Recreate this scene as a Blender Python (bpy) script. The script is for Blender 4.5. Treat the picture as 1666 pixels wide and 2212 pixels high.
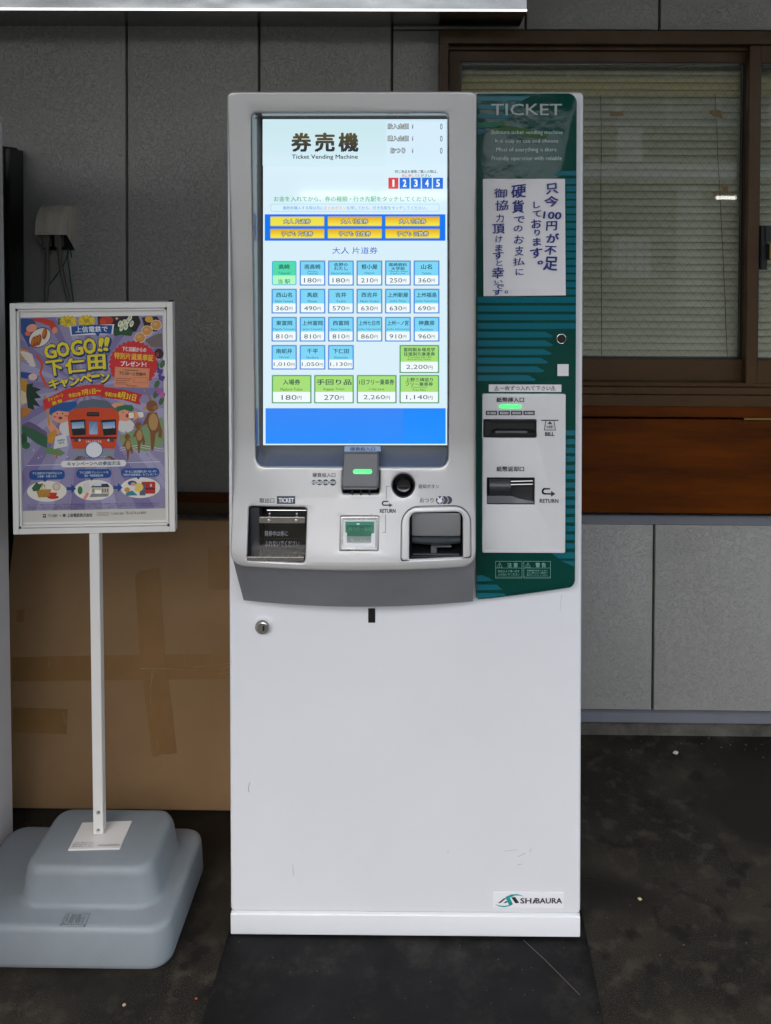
import bpy, bmesh, math, random
import numpy as np
from mathutils import Matrix, Vector
from mathutils.geometry import tessellate_polygon
random.seed(7)
R = math.radians
SC = bpy.context.scene
for o in list(bpy.data.objects): bpy.data.objects.remove(o)

# ------------------------------------------------------------------ camera
FPX, CH = 1900.0, 1.36                      # focal length in photo pixels (1666 x 2212), camera height
PITCH, YAW, ROLL = 0.0205, 0.0101, 0.005
CAMM = Matrix.Translation((0, 0, CH)) @ Matrix.Rotation(YAW, 4, 'Z') @ Matrix.Rotation(R(90) - PITCH, 4, 'X') @ Matrix.Rotation(ROLL, 4, 'Z')
CROT = CAMM.to_3x3(); CINV = CROT.transposed()
_v = CINV @ Vector((0, 1, 0))
CX = 950 - FPX * _v.x / -_v.z
CY = 440 + FPX * _v.y / -_v.z
cam_d = bpy.data.cameras.new('camera'); cam = bpy.data.objects.new('camera', cam_d)
SC.collection.objects.link(cam); SC.camera = cam
cam.matrix_world = CAMM
cam_d.sensor_fit = 'VERTICAL'; cam_d.sensor_height = 36; cam_d.lens = 36 * FPX / 2212
cam_d.shift_x = (833 - CX) / 2212; cam_d.shift_y = (CY - 1106) / 2212
cam_d.clip_start = 0.02; cam_d.clip_end = 500

# ------------------------------------------------------------------ light
EXPO = 1.62
SUN_EL, SUN_AZ = R(56), R(200)
w = bpy.data.worlds.new('World'); SC.world = w; w.use_nodes = True
nt = w.node_tree
sky = nt.nodes.new('ShaderNodeTexSky'); sky.sky_type = 'NISHITA'; sky.sun_disc = False
sky.sun_elevation = SUN_EL; sky.sun_rotation = SUN_AZ; sky.air_density = 1.3; sky.dust_density = 4.0; sky.ozone_density = 1.2
hs_ = nt.nodes.new('ShaderNodeHueSaturation'); hs_.inputs['Saturation'].default_value = .55      # thin overcast
nt.links.new(sky.outputs[0], hs_.inputs['Color']); nt.links.new(hs_.outputs[0], nt.nodes['Background'].inputs[0])
nt.nodes['Background'].inputs[1].default_value = 0.15
sun_d = bpy.data.lights.new('sun', 'SUN'); sun_d.energy = 0.6; sun_d.angle = R(12); sun_d.color = (1, .96, .9)
sun = bpy.data.objects.new('sun', sun_d); SC.collection.objects.link(sun)
_sd = Vector((math.sin(SUN_AZ) * math.cos(SUN_EL), math.cos(SUN_AZ) * math.cos(SUN_EL), math.sin(SUN_EL)))
sun.rotation_euler = _sd.to_track_quat('Z', 'Y').to_euler()
sun.location = (0, -6, 9)
vs = SC.view_settings
vs.view_transform = 'Standard'; vs.look = 'None'; vs.gamma = 1; vs.use_curve_mapping = False; vs.exposure = EXPO
SC.cycles.use_denoising = True; SC.cycles.use_adaptive_sampling = True; SC.cycles.adaptive_threshold = .025; SC.cycles.adaptive_min_samples = 48
SC.cycles.max_bounces = 10; SC.cycles.diffuse_bounces = 5; SC.cycles.transparent_max_bounces = 12

# ------------------------------------------------------------------ helpers
def lin(c):
    return tuple((v / 255 / 12.92) if v / 255 <= .04045 else ((v / 255 + .055) / 1.055) ** 2.4 for v in c)

class Frame:
    """a local frame; hit() meets the ray through a photo pixel with the local plane y = const"""
    def __init__(s, m=Matrix.Identity(4)):
        s.m = m; s.i = m.inverted(); s.o = s.i @ Vector((0, 0, CH)); s.r = s.i.to_3x3() @ CROT
    def hit(s, px, py, y):
        d = s.r @ Vector(((px - CX) / FPX, -(py - CY) / FPX, -1))
        t = (y - s.o.y) / d.y
        return s.o.x + d.x * t, s.o.z + d.z * t
    def surf(s, px, py, yf):
        y = 1.51
        for _ in range(3):
            x, z = s.hit(px, py, y); y = yf(x, z)
        x, z = s.hit(px, py, y)
        return x, y, z
    def floor(s, px, py, zz=0):
        d = s.r @ Vector(((px - CX) / FPX, -(py - CY) / FPX, -1))
        t = (zz - s.o.z) / d.z
        return s.o.x + d.x * t, s.o.y + d.y * t
W = Frame()

def mat(name, col, rough=.5, metal=0, var=None, bump=None, coat=0, spec=.5, stretch=None, col2=None):
    m = bpy.data.materials.new(name); m.use_nodes = True
    n, l = m.node_tree.nodes, m.node_tree.links
    b = n['Principled BSDF']
    b.inputs['Base Color'].default_value = (*col, 1); b.inputs['Roughness'].default_value = rough
    b.inputs['Metallic'].default_value = metal; b.inputs['Coat Weight'].default_value = coat
    b.inputs['Specular IOR Level'].default_value = spec
    if var or bump:
        tc = n.new('ShaderNodeTexCoord'); mp = n.new('ShaderNodeMapping')
        l.new(tc.outputs['Object'], mp.inputs[0])
        if stretch: mp.inputs['Scale'].default_value = stretch
    if var:
        sc, amt = var[:2]
        t = n.new('ShaderNodeTexNoise'); t.inputs['Scale'].default_value = sc; t.inputs['Detail'].default_value = 6; t.inputs['Roughness'].default_value = .62
        l.new(mp.outputs[0], t.inputs['Vector'])
        r = n.new('ShaderNodeMapRange'); r.inputs[1].default_value = .3; r.inputs[2].default_value = .7
        l.new(t.outputs['Fac'], r.inputs[0])
        mx = n.new('ShaderNodeMix'); mx.data_type = 'RGBA'
        c2 = col2 or tuple(v * (1 - amt) for v in col)
        mx.inputs[6].default_value = (*c2, 1); mx.inputs[7].default_value = (*col, 1)
        l.new(r.outputs[0], mx.inputs[0]); l.new(mx.outputs[2], b.inputs['Base Color'])
        r2 = n.new('ShaderNodeMapRange'); r2.inputs[3].default_value = min(1, rough * 1.25); r2.inputs[4].default_value = rough * .85
        l.new(r.outputs[0], r2.inputs[0]); l.new(r2.outputs[0], b.inputs['Roughness'])
    if bump:
        t = n.new('ShaderNodeTexNoise'); t.inputs['Scale'].default_value = bump[0]; t.inputs['Detail'].default_value = 4
        l.new(mp.outputs[0], t.inputs['Vector'])
        bp = n.new('ShaderNodeBump'); bp.inputs['Strength'].default_value = bump[1]; bp.inputs['Distance'].default_value = bump[2]
        l.new(t.outputs['Fac'], bp.inputs['Height']); l.new(bp.outputs[0], b.inputs['Normal'])
    return m

def printmat(name, rough=.5, glow=0, coat=0):
    m = bpy.data.materials.new(name); m.use_nodes = True
    n, l = m.node_tree.nodes, m.node_tree.links
    b = n['Principled BSDF']; a = n.new('ShaderNodeAttribute'); a.attribute_name = 'Col'
    b.inputs['Roughness'].default_value = rough; b.inputs['Coat Weight'].default_value = coat
    if glow:
        b.inputs['Base Color'].default_value = (.01, .01, .012, 1)
        l.new(a.outputs['Color'], b.inputs['Emission Color']); b.inputs['Emission Strength'].default_value = glow
    else:
        l.new(a.outputs['Color'], b.inputs['Base Color'])
    return m

GLOW = 2 ** -EXPO
M = {}
M['white'] = mat('white_powder_coat', (.76, .77, .79), .38, var=(2.2, .07), bump=(900, .05, .0003))
M['white2'] = mat('white_plastic', (.74, .74, .76), .3, var=(7, .05))
M['grey_plastic'] = mat('grey_plastic', (.21, .21, .225), .42, var=(9, .1))
M['recess'] = mat('recess_plastic', (.13, .125, .12), .2)
M['dark_plastic'] = mat('dark_plastic', (.035, .037, .042), .32, var=(20, .2))
M['charcoal'] = mat('charcoal_plastic', (.10, .105, .115), .36)
M['black'] = mat('black_plastic', (.008, .008, .009), .35)
M['cavity'] = mat('cavity_black', (.012, .012, .013), .45)
M['steel'] = mat('brushed_steel', (.55, .54, .52), .25, 1, var=(6, .25), bump=(14, .25, .004))
M['hoodsteel'] = mat('hood_stainless', (.40, .41, .43), .2, 1, var=(6, .3), bump=(2.0, .25, .02), stretch=(.6, 1, 1.5))
M['hoodunder'] = mat('hood_stainless_dull', (.42, .41, .39), .2, 1, var=(6, .3))
M['chrome'] = mat('chrome', (.85, .85, .86), .12, 1)
M['brass'] = mat('brass', (.45, .33, .12), .35, 1)
M['outletmetal'] = mat('champagne_steel', (.75, .69, .58), .4, .3, var=(40, .3), stretch=(1, 1, .15), bump=(30, .1, .002))
M['green'] = mat('green_film', (.003, .052, .040), .16, bump=(13, .4, .008), spec=.22)
M['frame_brown'] = mat('bronze_aluminium', (.070, .034, .010), .45, 0, spec=.3, var=(12, .25))
M['frame_dark'] = mat('dark_bronze', (.03, .019, .010), .5, .3)  # dark brown of the wall core behind the joints and of the cords
M['trim_grey'] = mat('grey_trim', (.17, .175, .20), .45, var=(8, .15))
M['wood'] = mat('varnished_wood', (.125, .029, .001), .38, var=(2.2, .5), stretch=(1, 1, 8), col2=(.030, .007, .0004), bump=(4, .1, .002), spec=.12)
M['wood_old'] = mat('old_wood', (.105, .062, .025), .6, var=(4, .4), stretch=(1, 1, 8))
M['card'] = mat('cardboard', (.32, .188, .084), .8, var=(2.2, .25), bump=(60, .08, .001))
M['tape'] = mat('parcel_tape', (.27, .145, .05), .42, var=(8, .2), bump=(25, .15, .001), spec=.25)
M['base_grey'] = mat('grey_polyethylene', (.245, .275, .295), .5, var=(5, .16), bump=(300, .3, .0008))
M['cream'] = mat('cream_paint', (.75, .73, .69), .36, var=(14, .06))
M['cabinet'] = mat('cabinet_paint', (.62, .62, .63), .4, var=(3, .1))
M['darkboard'] = mat('dark_board', (.028, .024, .016), .6, var=(5, .3))
M['plate'] = mat('black_steel_plate', (.0042, .0043, .0048), .6, var=(7, .5), bump=(40, .2, .002), spec=.25)
M['cable'] = mat('grey_cable', (.13, .12, .105), .5)
M['wire_green'] = mat('green_wire', (.004, .07, .03), .4)
M['blind'] = mat('blind_slat', (.58, .545, .43), .55, var=(2, .12))
M['wire'] = mat('glass_wire', (.10, .095, .08), .5)
M['paper'] = mat('paper', (.72, .70, .71), .7, var=(9, .04), bump=(8, .15, .003))
M['conc'] = mat('concrete', (.13, .12, .10), .85, col2=(.018, .016, .013), var=(7, .65), bump=(40, .6, .01))
M['pale'] = mat('pale_facade', (.13, .13, .12), .7, var=(3, .1))
M['yellow'] = mat('yellow_beam', (.55, .38, .07), .6)
M['roofmetal'] = mat('canopy_metal', (.16, .16, .15), .6, var=(2, .2))
M['print'] = printmat('print_ink', .5)
M['gloss_print'] = printmat('glossy_print', .2, coat=.2)
M['poster_print'] = printmat('poster_print', .38, coat=.12)
M['screen'] = printmat('lit_screen', .06, glow=GLOW)
def glowmat(name, c, s):
    m = mat(name, (.02, .02, .02), .3); b = m.node_tree.nodes['Principled BSDF']
    b.inputs['Emission Color'].default_value = (*c, 1); b.inputs['Emission Strength'].default_value = s * GLOW; return m
M['led'] = glowmat('green_led', (.10, 1, .25), 1.25)
M['tube'] = glowmat('fluorescent_tube', (1, .98, .92), 14)
M['warm'] = glowmat('warm_lamp_strip', (1, .55, .2), .30)

def glass(name, tint, rough=.01, ior=1.5):
    m = bpy.data.materials.new(name); m.use_nodes = True
    n, l = m.node_tree.nodes, m.node_tree.links; n.remove(n['Principled BSDF'])
    t = n.new('ShaderNodeBsdfTransparent'); t.inputs[0].default_value = (*tint, 1)
    g = n.new('ShaderNodeBsdfGlossy'); g.inputs['Roughness'].default_value = rough
    f = n.new('ShaderNodeFresnel'); f.inputs[0].default_value = ior
    x = n.new('ShaderNodeMixShader'); l.new(f.outputs[0], x.inputs[0]); l.new(t.outputs[0], x.inputs[1]); l.new(g.outputs[0], x.inputs[2])
    l.new(x.outputs[0], n['Material Output'].inputs[0]); return m
M['glass'] = glass('window_glass', (.93, .95, .93))
M['acrylic'] = glass('acrylic', (.80, .78, .74), .03)
M['tapeclear'] = glass('clear_tape', (1, 1, 1), .12, 1.22)

def siding_mat():
    m = bpy.data.materials.new('stucco_siding'); m.use_nodes = True
    n, l = m.node_tree.nodes, m.node_tree.links; b = n['Principled BSDF']; b.inputs['Roughness'].default_value = .62
    tc = n.new('ShaderNodeTexCoord')
    def noise(sc, det=3, dist=0.0):
        t = n.new('ShaderNodeTexNoise'); t.inputs['Scale'].default_value = sc; t.inputs['Detail'].default_value = det; t.inputs['Distortion'].default_value = dist
        l.new(tc.outputs['Object'], t.inputs['Vector']); return t
    a = noise(78, 2.5, 1.8)      # creeping folded-skin relief
    s = n.new('ShaderNodeMath'); s.operation = 'SUBTRACT'; s.inputs[1].default_value = .5; l.new(a.outputs['Fac'], s.inputs[0])
    ab = n.new('ShaderNodeMath'); ab.operation = 'ABSOLUTE'; l.new(s.outputs[0], ab.inputs[0])
    r = n.new('ShaderNodeMapRange'); r.inputs[1].default_value = 0; r.inputs[2].default_value = .038; l.new(ab.outputs[0], r.inputs[0])
    f = noise(260, 3)
    ad = n.new('ShaderNodeMath'); ad.operation = 'MULTIPLY_ADD'; ad.inputs[1].default_value = .35; l.new(f.outputs['Fac'], ad.inputs[0]); l.new(r.outputs[0], ad.inputs[2])
    bp = n.new('ShaderNodeBump'); bp.inputs['Strength'].default_value = .6; bp.inputs['Distance'].default_value = .0020; l.new(ad.outputs[0], bp.inputs['Height'])
    l.new(bp.outputs[0], b.inputs['Normal'])
    big = noise(2.2, 5)
    mx = n.new('ShaderNodeMix'); mx.data_type = 'RGBA'; mx.inputs[6].default_value = (.285, .277, .255, 1); mx.inputs[7].default_value = (.355, .348, .328, 1)
    l.new(big.outputs['Fac'], mx.inputs[0])
    mm = n.new('ShaderNodeMix'); mm.data_type = 'RGBA'; mm.blend_type = 'MULTIPLY'; mm.inputs[0].default_value = 1
    r2 = n.new('ShaderNodeMapRange'); r2.inputs[3].default_value = .90; r2.inputs[4].default_value = 1.0; l.new(r.outputs[0], r2.inputs[0])
    l.new(mx.outputs[2], mm.inputs[6]); l.new(r2.outputs[0], mm.inputs[7]); l.new(mm.outputs[2], b.inputs['Base Color'])
    return m
M['siding'] = siding_mat()

def asphalt_mat():
    m = bpy.data.materials.new('worn_floor'); m.use_nodes = True
    n, l = m.node_tree.nodes, m.node_tree.links; b = n['Principled BSDF']; b.inputs['Specular IOR Level'].default_value = .3
    tc = n.new('ShaderNodeTexCoord')
    def noise(sc, det=4, dist=0.0, vec=None):
        t = n.new('ShaderNodeTexNoise'); t.inputs['Scale'].default_value = sc; t.inputs['Detail'].default_value = det; t.inputs['Distortion'].default_value = dist
        l.new(vec or tc.outputs['Object'], t.inputs['Vector']); return t
    def mr(src, a, c, d=0, e=1):
        r = n.new('ShaderNodeMapRange'); r.inputs[1].default_value = a; r.inputs[2].default_value = c; r.inputs[3].default_value = d; r.inputs[4].default_value = e
        l.new(src, r.inputs[0]); return r.outputs[0]
    def mix(f, A, B, mode='MIX'):
        x = n.new('ShaderNodeMix'); x.data_type = 'RGBA'; x.blend_type = mode
        if isinstance(f, float): x.inputs[0].default_value = f
        else: l.new(f, x.inputs[0])
        for k, v in ((6, A), (7, B)):
            if isinstance(v, tuple): x.inputs[k].default_value = (*v, 1)
            else: l.new(v, x.inputs[k])
        return x.outputs[2]
    base = mix(mr(noise(3.2, 9).outputs['Fac'], .40, .60), (.0052, .0042, .0026), (.026, .0215, .0140))
    grit = noise(420, 3); base = mix(mr(grit.outputs['Fac'], .48, .80), base, (.060, .052, .038))
    base = mix(mr(noise(28, 8).outputs['Fac'], .52, .68, 0, .75), base, (.048, .041, .029)); base = mix(mr(noise(17, 6).outputs['Fac'], .56, .66, 0, .8), base, (.0045, .0037, .0025))
    vo = n.new('ShaderNodeTexVoronoi'); vo.inputs['Scale'].default_value = 95; l.new(tc.outputs['Object'], vo.inputs['Vector'])
    base = mix(mr(vo.outputs['Distance'], .06, .02), base, (.10, .09, .072))
    wob = noise(4, 5)
    ve = n.new('ShaderNodeVectorMath'); ve.operation = 'MULTIPLY_ADD'; ve.inputs[1].default_value = (.35, .35, .0)
    l.new(wob.outputs['Color'], ve.inputs[0]); l.new(tc.outputs['Object'], ve.inputs[2])
    cr = n.new('ShaderNodeTexVoronoi'); cr.feature = 'DISTANCE_TO_EDGE'; cr.inputs['Scale'].default_value = 1.9; l.new(ve.outputs[0], cr.inputs['Vector'])
    crack = mr(cr.outputs['Distance'], .001, .009)
    ck = mr(noise(2.1, 2).outputs['Fac'], .46, .56); cm = n.new('ShaderNodeMath'); cm.operation = 'MAXIMUM'; l.new(crack, cm.inputs[0]); l.new(ck, cm.inputs[1]); crack = cm.outputs[0]
    ckm = mr(crack, 0, 1, .45, 1); base = mix(ckm, (.006, .005, .004), base)
    st = noise(1.6, 3, .6); base = mix(mr(st.outputs['Fac'], .52, .62), base, (.010, .008, .006))
    sp = noise(9, 2); base = mix(mr(sp.outputs['Fac'], .70, .74), base, (.006, .005, .004))
    l.new(base, b.inputs['Base Color'])
    l.new(mr(st.outputs['Fac'], .4, .65, .78, .55), b.inputs['Roughness'])
    h = n.new('ShaderNodeMath'); h.operation = 'MULTIPLY_ADD'; h.inputs[1].default_value = .35; l.new(grit.outputs['Fac'], h.inputs[0]); l.new(crack, h.inputs[2])
    bp = n.new('ShaderNodeBump'); bp.inputs['Strength'].default_value = .25; bp.inputs['Distance'].default_value = .003; l.new(h.outputs[0], bp.inputs['Height']); l.new(bp.outputs[0], b.inputs['Normal'])
    return m
M['floor'] = asphalt_mat()

def plate_dust():
    m = M['plate']; n, l = m.node_tree.nodes, m.node_tree.links; b = n['Principled BSDF']
    src = b.inputs['Base Color'].links[0].from_socket
    tc = n.new('ShaderNodeTexCoord')
    t = n.new('ShaderNodeTexNoise'); t.inputs['Scale'].default_value = 10; t.inputs['Detail'].default_value = 9; t.inputs['Roughness'].default_value = .75; l.new(tc.outputs['Object'], t.inputs['Vector'])
    r = n.new('ShaderNodeMapRange'); r.inputs[1].default_value = .50; r.inputs[2].default_value = .72; r.inputs[4].default_value = .35; l.new(t.outputs['Fac'], r.inputs[0])
    x = n.new('ShaderNodeMix'); x.data_type = 'RGBA'; x.inputs[7].default_value = (.07, .062, .05, 1); l.new(r.outputs[0], x.inputs[0]); l.new(src, x.inputs[6])
    v = n.new('ShaderNodeTexVoronoi'); v.inputs['Scale'].default_value = 60; l.new(tc.outputs['Object'], v.inputs['Vector'])
    r2 = n.new('ShaderNodeMapRange'); r2.inputs[1].default_value = .07; r2.inputs[2].default_value = .03; l.new(v.outputs['Distance'], r2.inputs[0])
    y = n.new('ShaderNodeMix'); y.data_type = 'RGBA'; y.inputs[7].default_value = (.13, .11, .09, 1); l.new(r2.outputs[0], y.inputs[0]); l.new(x.outputs[2], y.inputs[6])
    l.new(y.outputs[2], b.inputs['Base Color'])
plate_dust()

# ---- object plumbing
def link(o, parent=None):
    SC.collection.objects.link(o)
    if parent: o.parent = parent
    return o
def tag(o, label=None, cat=None, group=None, kind=None):
    for k, v in (('label', label), ('category', cat), ('group', group), ('kind', kind)):
        if v: o[k] = v
    return o
def thing(name, label, cat, loc=(0, 0, 0), group=None, m=None):
    o = bpy.data.objects.new(name, None); o.empty_display_size = .1
    if m is not None: o.matrix_world = m
    else: o.location = loc
    link(o); return tag(o, label, cat, group)
def obj(name, bm, m, parent=None, smooth=35, matrix=None):
    me = bpy.data.meshes.new(name)
    bmesh.ops.recalc_face_normals(bm, faces=bm.faces)
    bm.to_mesh(me); bm.free()
    if smooth:
        for p in me.polygons: p.use_smooth = True
        me.set_sharp_from_angle(angle=R(smooth))
    me.materials.append(m if not isinstance(m, str) else M[m])
    o = bpy.data.objects.new(name, me); link(o, parent)
    off = Vector((0, 0, 0))
    if matrix is not None: o.matrix_basis = matrix
    elif parent is not None and parent.get('_abs'):      # vertices given in world axes; bring them to the parent's base
        o.location = -Vector(parent['_abs'])
    return o
def root(name, label, cat, loc, group=None):
    t = thing(name, label, cat, loc, group); t['_abs'] = tuple(loc); return t

def box(bm, x0, y0, z0, x1, y1, z1, bev=0, seg=2):
    vs_ = bmesh.ops.create_cube(bm, size=1)['verts']
    for v in vs_:
        v.co = Vector((x0 + (v.co.x + .5) * (x1 - x0), y0 + (v.co.y + .5) * (y1 - y0), z0 + (v.co.z + .5) * (z1 - z0)))
    if bev:
        es = list({e for v in vs_ for e in v.link_edges})
        bmesh.ops.bevel(bm, geom=es, offset=bev, segments=seg, affect='EDGES', clamp_overlap=True)
    return bm
def B(*a, **k):
    bm = bmesh.new(); box(bm, *a, **k); return bm
def BS(lst, bev=0):
    bm = bmesh.new()
    for a in lst: box(bm, *a, bev=bev)
    return bm
def rr(x0, z0, x1, z1, r=0, n=5):
    """rounded rectangle as a function of inset; r = one radius or (bl, br, tr, tl)"""
    rs = r if isinstance(r, tuple) else (r,) * 4
    def f(i=0.0):
        a0, b0, a1, b1 = x0 + i, z0 + i, x1 - i, z1 - i; pts = []
        for (cx, cz, sa), q in zip(((a0, b0, 180), (a1, b0, 270), (a1, b1, 0), (a0, b1, 90)), rs):
            q = max(q - i, 1e-5); sx = 1 if cx == a0 else -1; sz = 1 if cz == b0 else -1
            for k in range(n + 1):
                t = R(sa + 90 * k / n); pts.append((cx + sx * q + q * math.cos(t), cz + sz * q + q * math.sin(t)))
        return pts
    return f
def ell(cx, cz, rx, rz=None, n=40):
    rz = rz or rx
    return lambda i=0.0: [(cx + (rx - i) * math.cos(2 * math.pi * k / n), cz + (rz - i) * math.sin(2 * math.pi * k / n)) for k in range(n)]
def plate(outer, holes=(), y=0, yf=None, depth=.01, bev=.002, seg=3, rows=(), cols=(), back=False):
    """front face with holes, rounded edges and side walls; yf(x,z) bends it"""
    bm = bmesh.new(); loops = []
    for fn, sg in [(outer, 1)] + [(h, -1) for h in holes]:
        rings = []
        for k in range(seg + 1):
            a = R(90) * k / seg
            rings.append([bm.verts.new((x, bev * (1 - math.cos(a)), z)) for x, z in fn(sg * bev * (1 - math.sin(a)))])
        rings.append([bm.verts.new((x, depth, z)) for x, z in fn(0)])
        if back and sg == 1: bm.faces.new(rings[-1])
        for A, C in zip(rings, rings[1:]):
            for i in range(len(A)):
                j = (i + 1) % len(A); bm.faces.new((A[i], A[j], C[j], C[i]))
        loops.append(rings[0])
    flat = [v for L in loops for v in L]
    if holes:
        for t in tessellate_polygon([[Vector((v.co.x, v.co.z, 0)) for v in L] for L in loops]):
            try: bm.faces.new([flat[i] for i in t])
            except ValueError: pass
    else: bm.faces.new(loops[0])
    for z in rows: bmesh.ops.bisect_plane(bm, geom=bm.verts[:] + bm.edges[:] + bm.faces[:], plane_co=(0, 0, z), plane_no=(0, 0, 1))
    for x in cols: bmesh.ops.bisect_plane(bm, geom=bm.verts[:] + bm.edges[:] + bm.faces[:], plane_co=(x, 0, 0), plane_no=(1, 0, 0))
    for v in bm.verts: v.co.y += (yf(v.co.x, v.co.z) if yf else y)
    return bm
def loft(loops, cap0=False, cap1=False, closed=True, bm=None):
    bm = bm or bmesh.new(); rs = [[bm.verts.new(p) for p in L] for L in loops]
    for A, C in zip(rs, rs[1:]):
        n = len(A)
        for i in range(n if closed else n - 1):
            j = (i + 1) % n; bm.faces.new((A[i], A[j], C[j], C[i]))
    if cap0: bm.faces.new(rs[0])
    if cap1: bm.faces.new(rs[-1])
    return bm
def tube(pts, r, n=10, bm=None, cap=True):
    bm = bm or bmesh.new(); pts = [Vector(p) for p in pts]; loops = []
    up = Vector((0, 1, 0.01))
    for i, p in enumerate(pts):
        d = (pts[min(i + 1, len(pts) - 1)] - pts[max(i - 1, 0)]).normalized()
        if abs(d.dot(up)) > .95: a = d.cross(Vector((1, 0, 0))).normalized()
        else: a = d.cross(up).normalized()
        c = d.cross(a); rad = r[i] if isinstance(r, (list, tuple)) else r
        loops.append([p + rad * (math.cos(2 * math.pi * k / n) * a + math.sin(2 * math.pi * k / n) * c) for k in range(n)])
    return loft(loops, cap, cap, True, bm)
def disc(cx, cz, y0, y1, r0, r1=None, n=32, bm=None):
    r1 = r1 or r0
    L = lambda y, r: [(cx + r * math.cos(2 * math.pi * k / n), y, cz + r * math.sin(2 * math.pi * k / n)) for k in range(n)]
    return loft([L(y0, r0), L(y1, r1)], True, True, True, bm)
def smoothline(pts, k=6):
    P = [Vector(p) for p in pts]; out = []
    for i in range(len(P) - 1):
        a, b_, c, d = P[max(i - 1, 0)], P[i], P[i + 1], P[min(i + 2, len(P) - 1)]
        for j in range(k):
            t = j / k; out.append(.5 * ((2 * b_) + (c - a) * t + (2 * a - 5 * b_ + 4 * c - d) * t * t + (3 * b_ - a - 3 * c + d) * t ** 3))
    out.append(P[-1]); return out

def solidify(bm, geom, thickness):
    bmesh.ops.recalc_face_normals(bm, faces=bm.faces); bm.normal_update()
    bmesh.ops.solidify(bm, geom=geom, thickness=thickness)

_tc = {}
def glyphs(s, bold=0.0):
    k = (s, bold)
    if k not in _tc:
        c = bpy.data.curves.new('t', 'FONT'); c.body = s; c.size = 1; c.resolution_u = 2; c.offset = bold
        o = bpy.data.objects.new('t', c); SC.collection.objects.link(o)
        me = bpy.data.meshes.new_from_object(o.evaluated_get(bpy.context.evaluated_depsgraph_get()))
        V = [(v.co.x, v.co.y) for v in me.vertices]; F = [tuple(p.vertices) for p in me.polygons]
        bpy.data.objects.remove(o); bpy.data.curves.remove(c); bpy.data.meshes.remove(me)
        _tc[k] = (V, F)
    return _tc[k]

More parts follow.
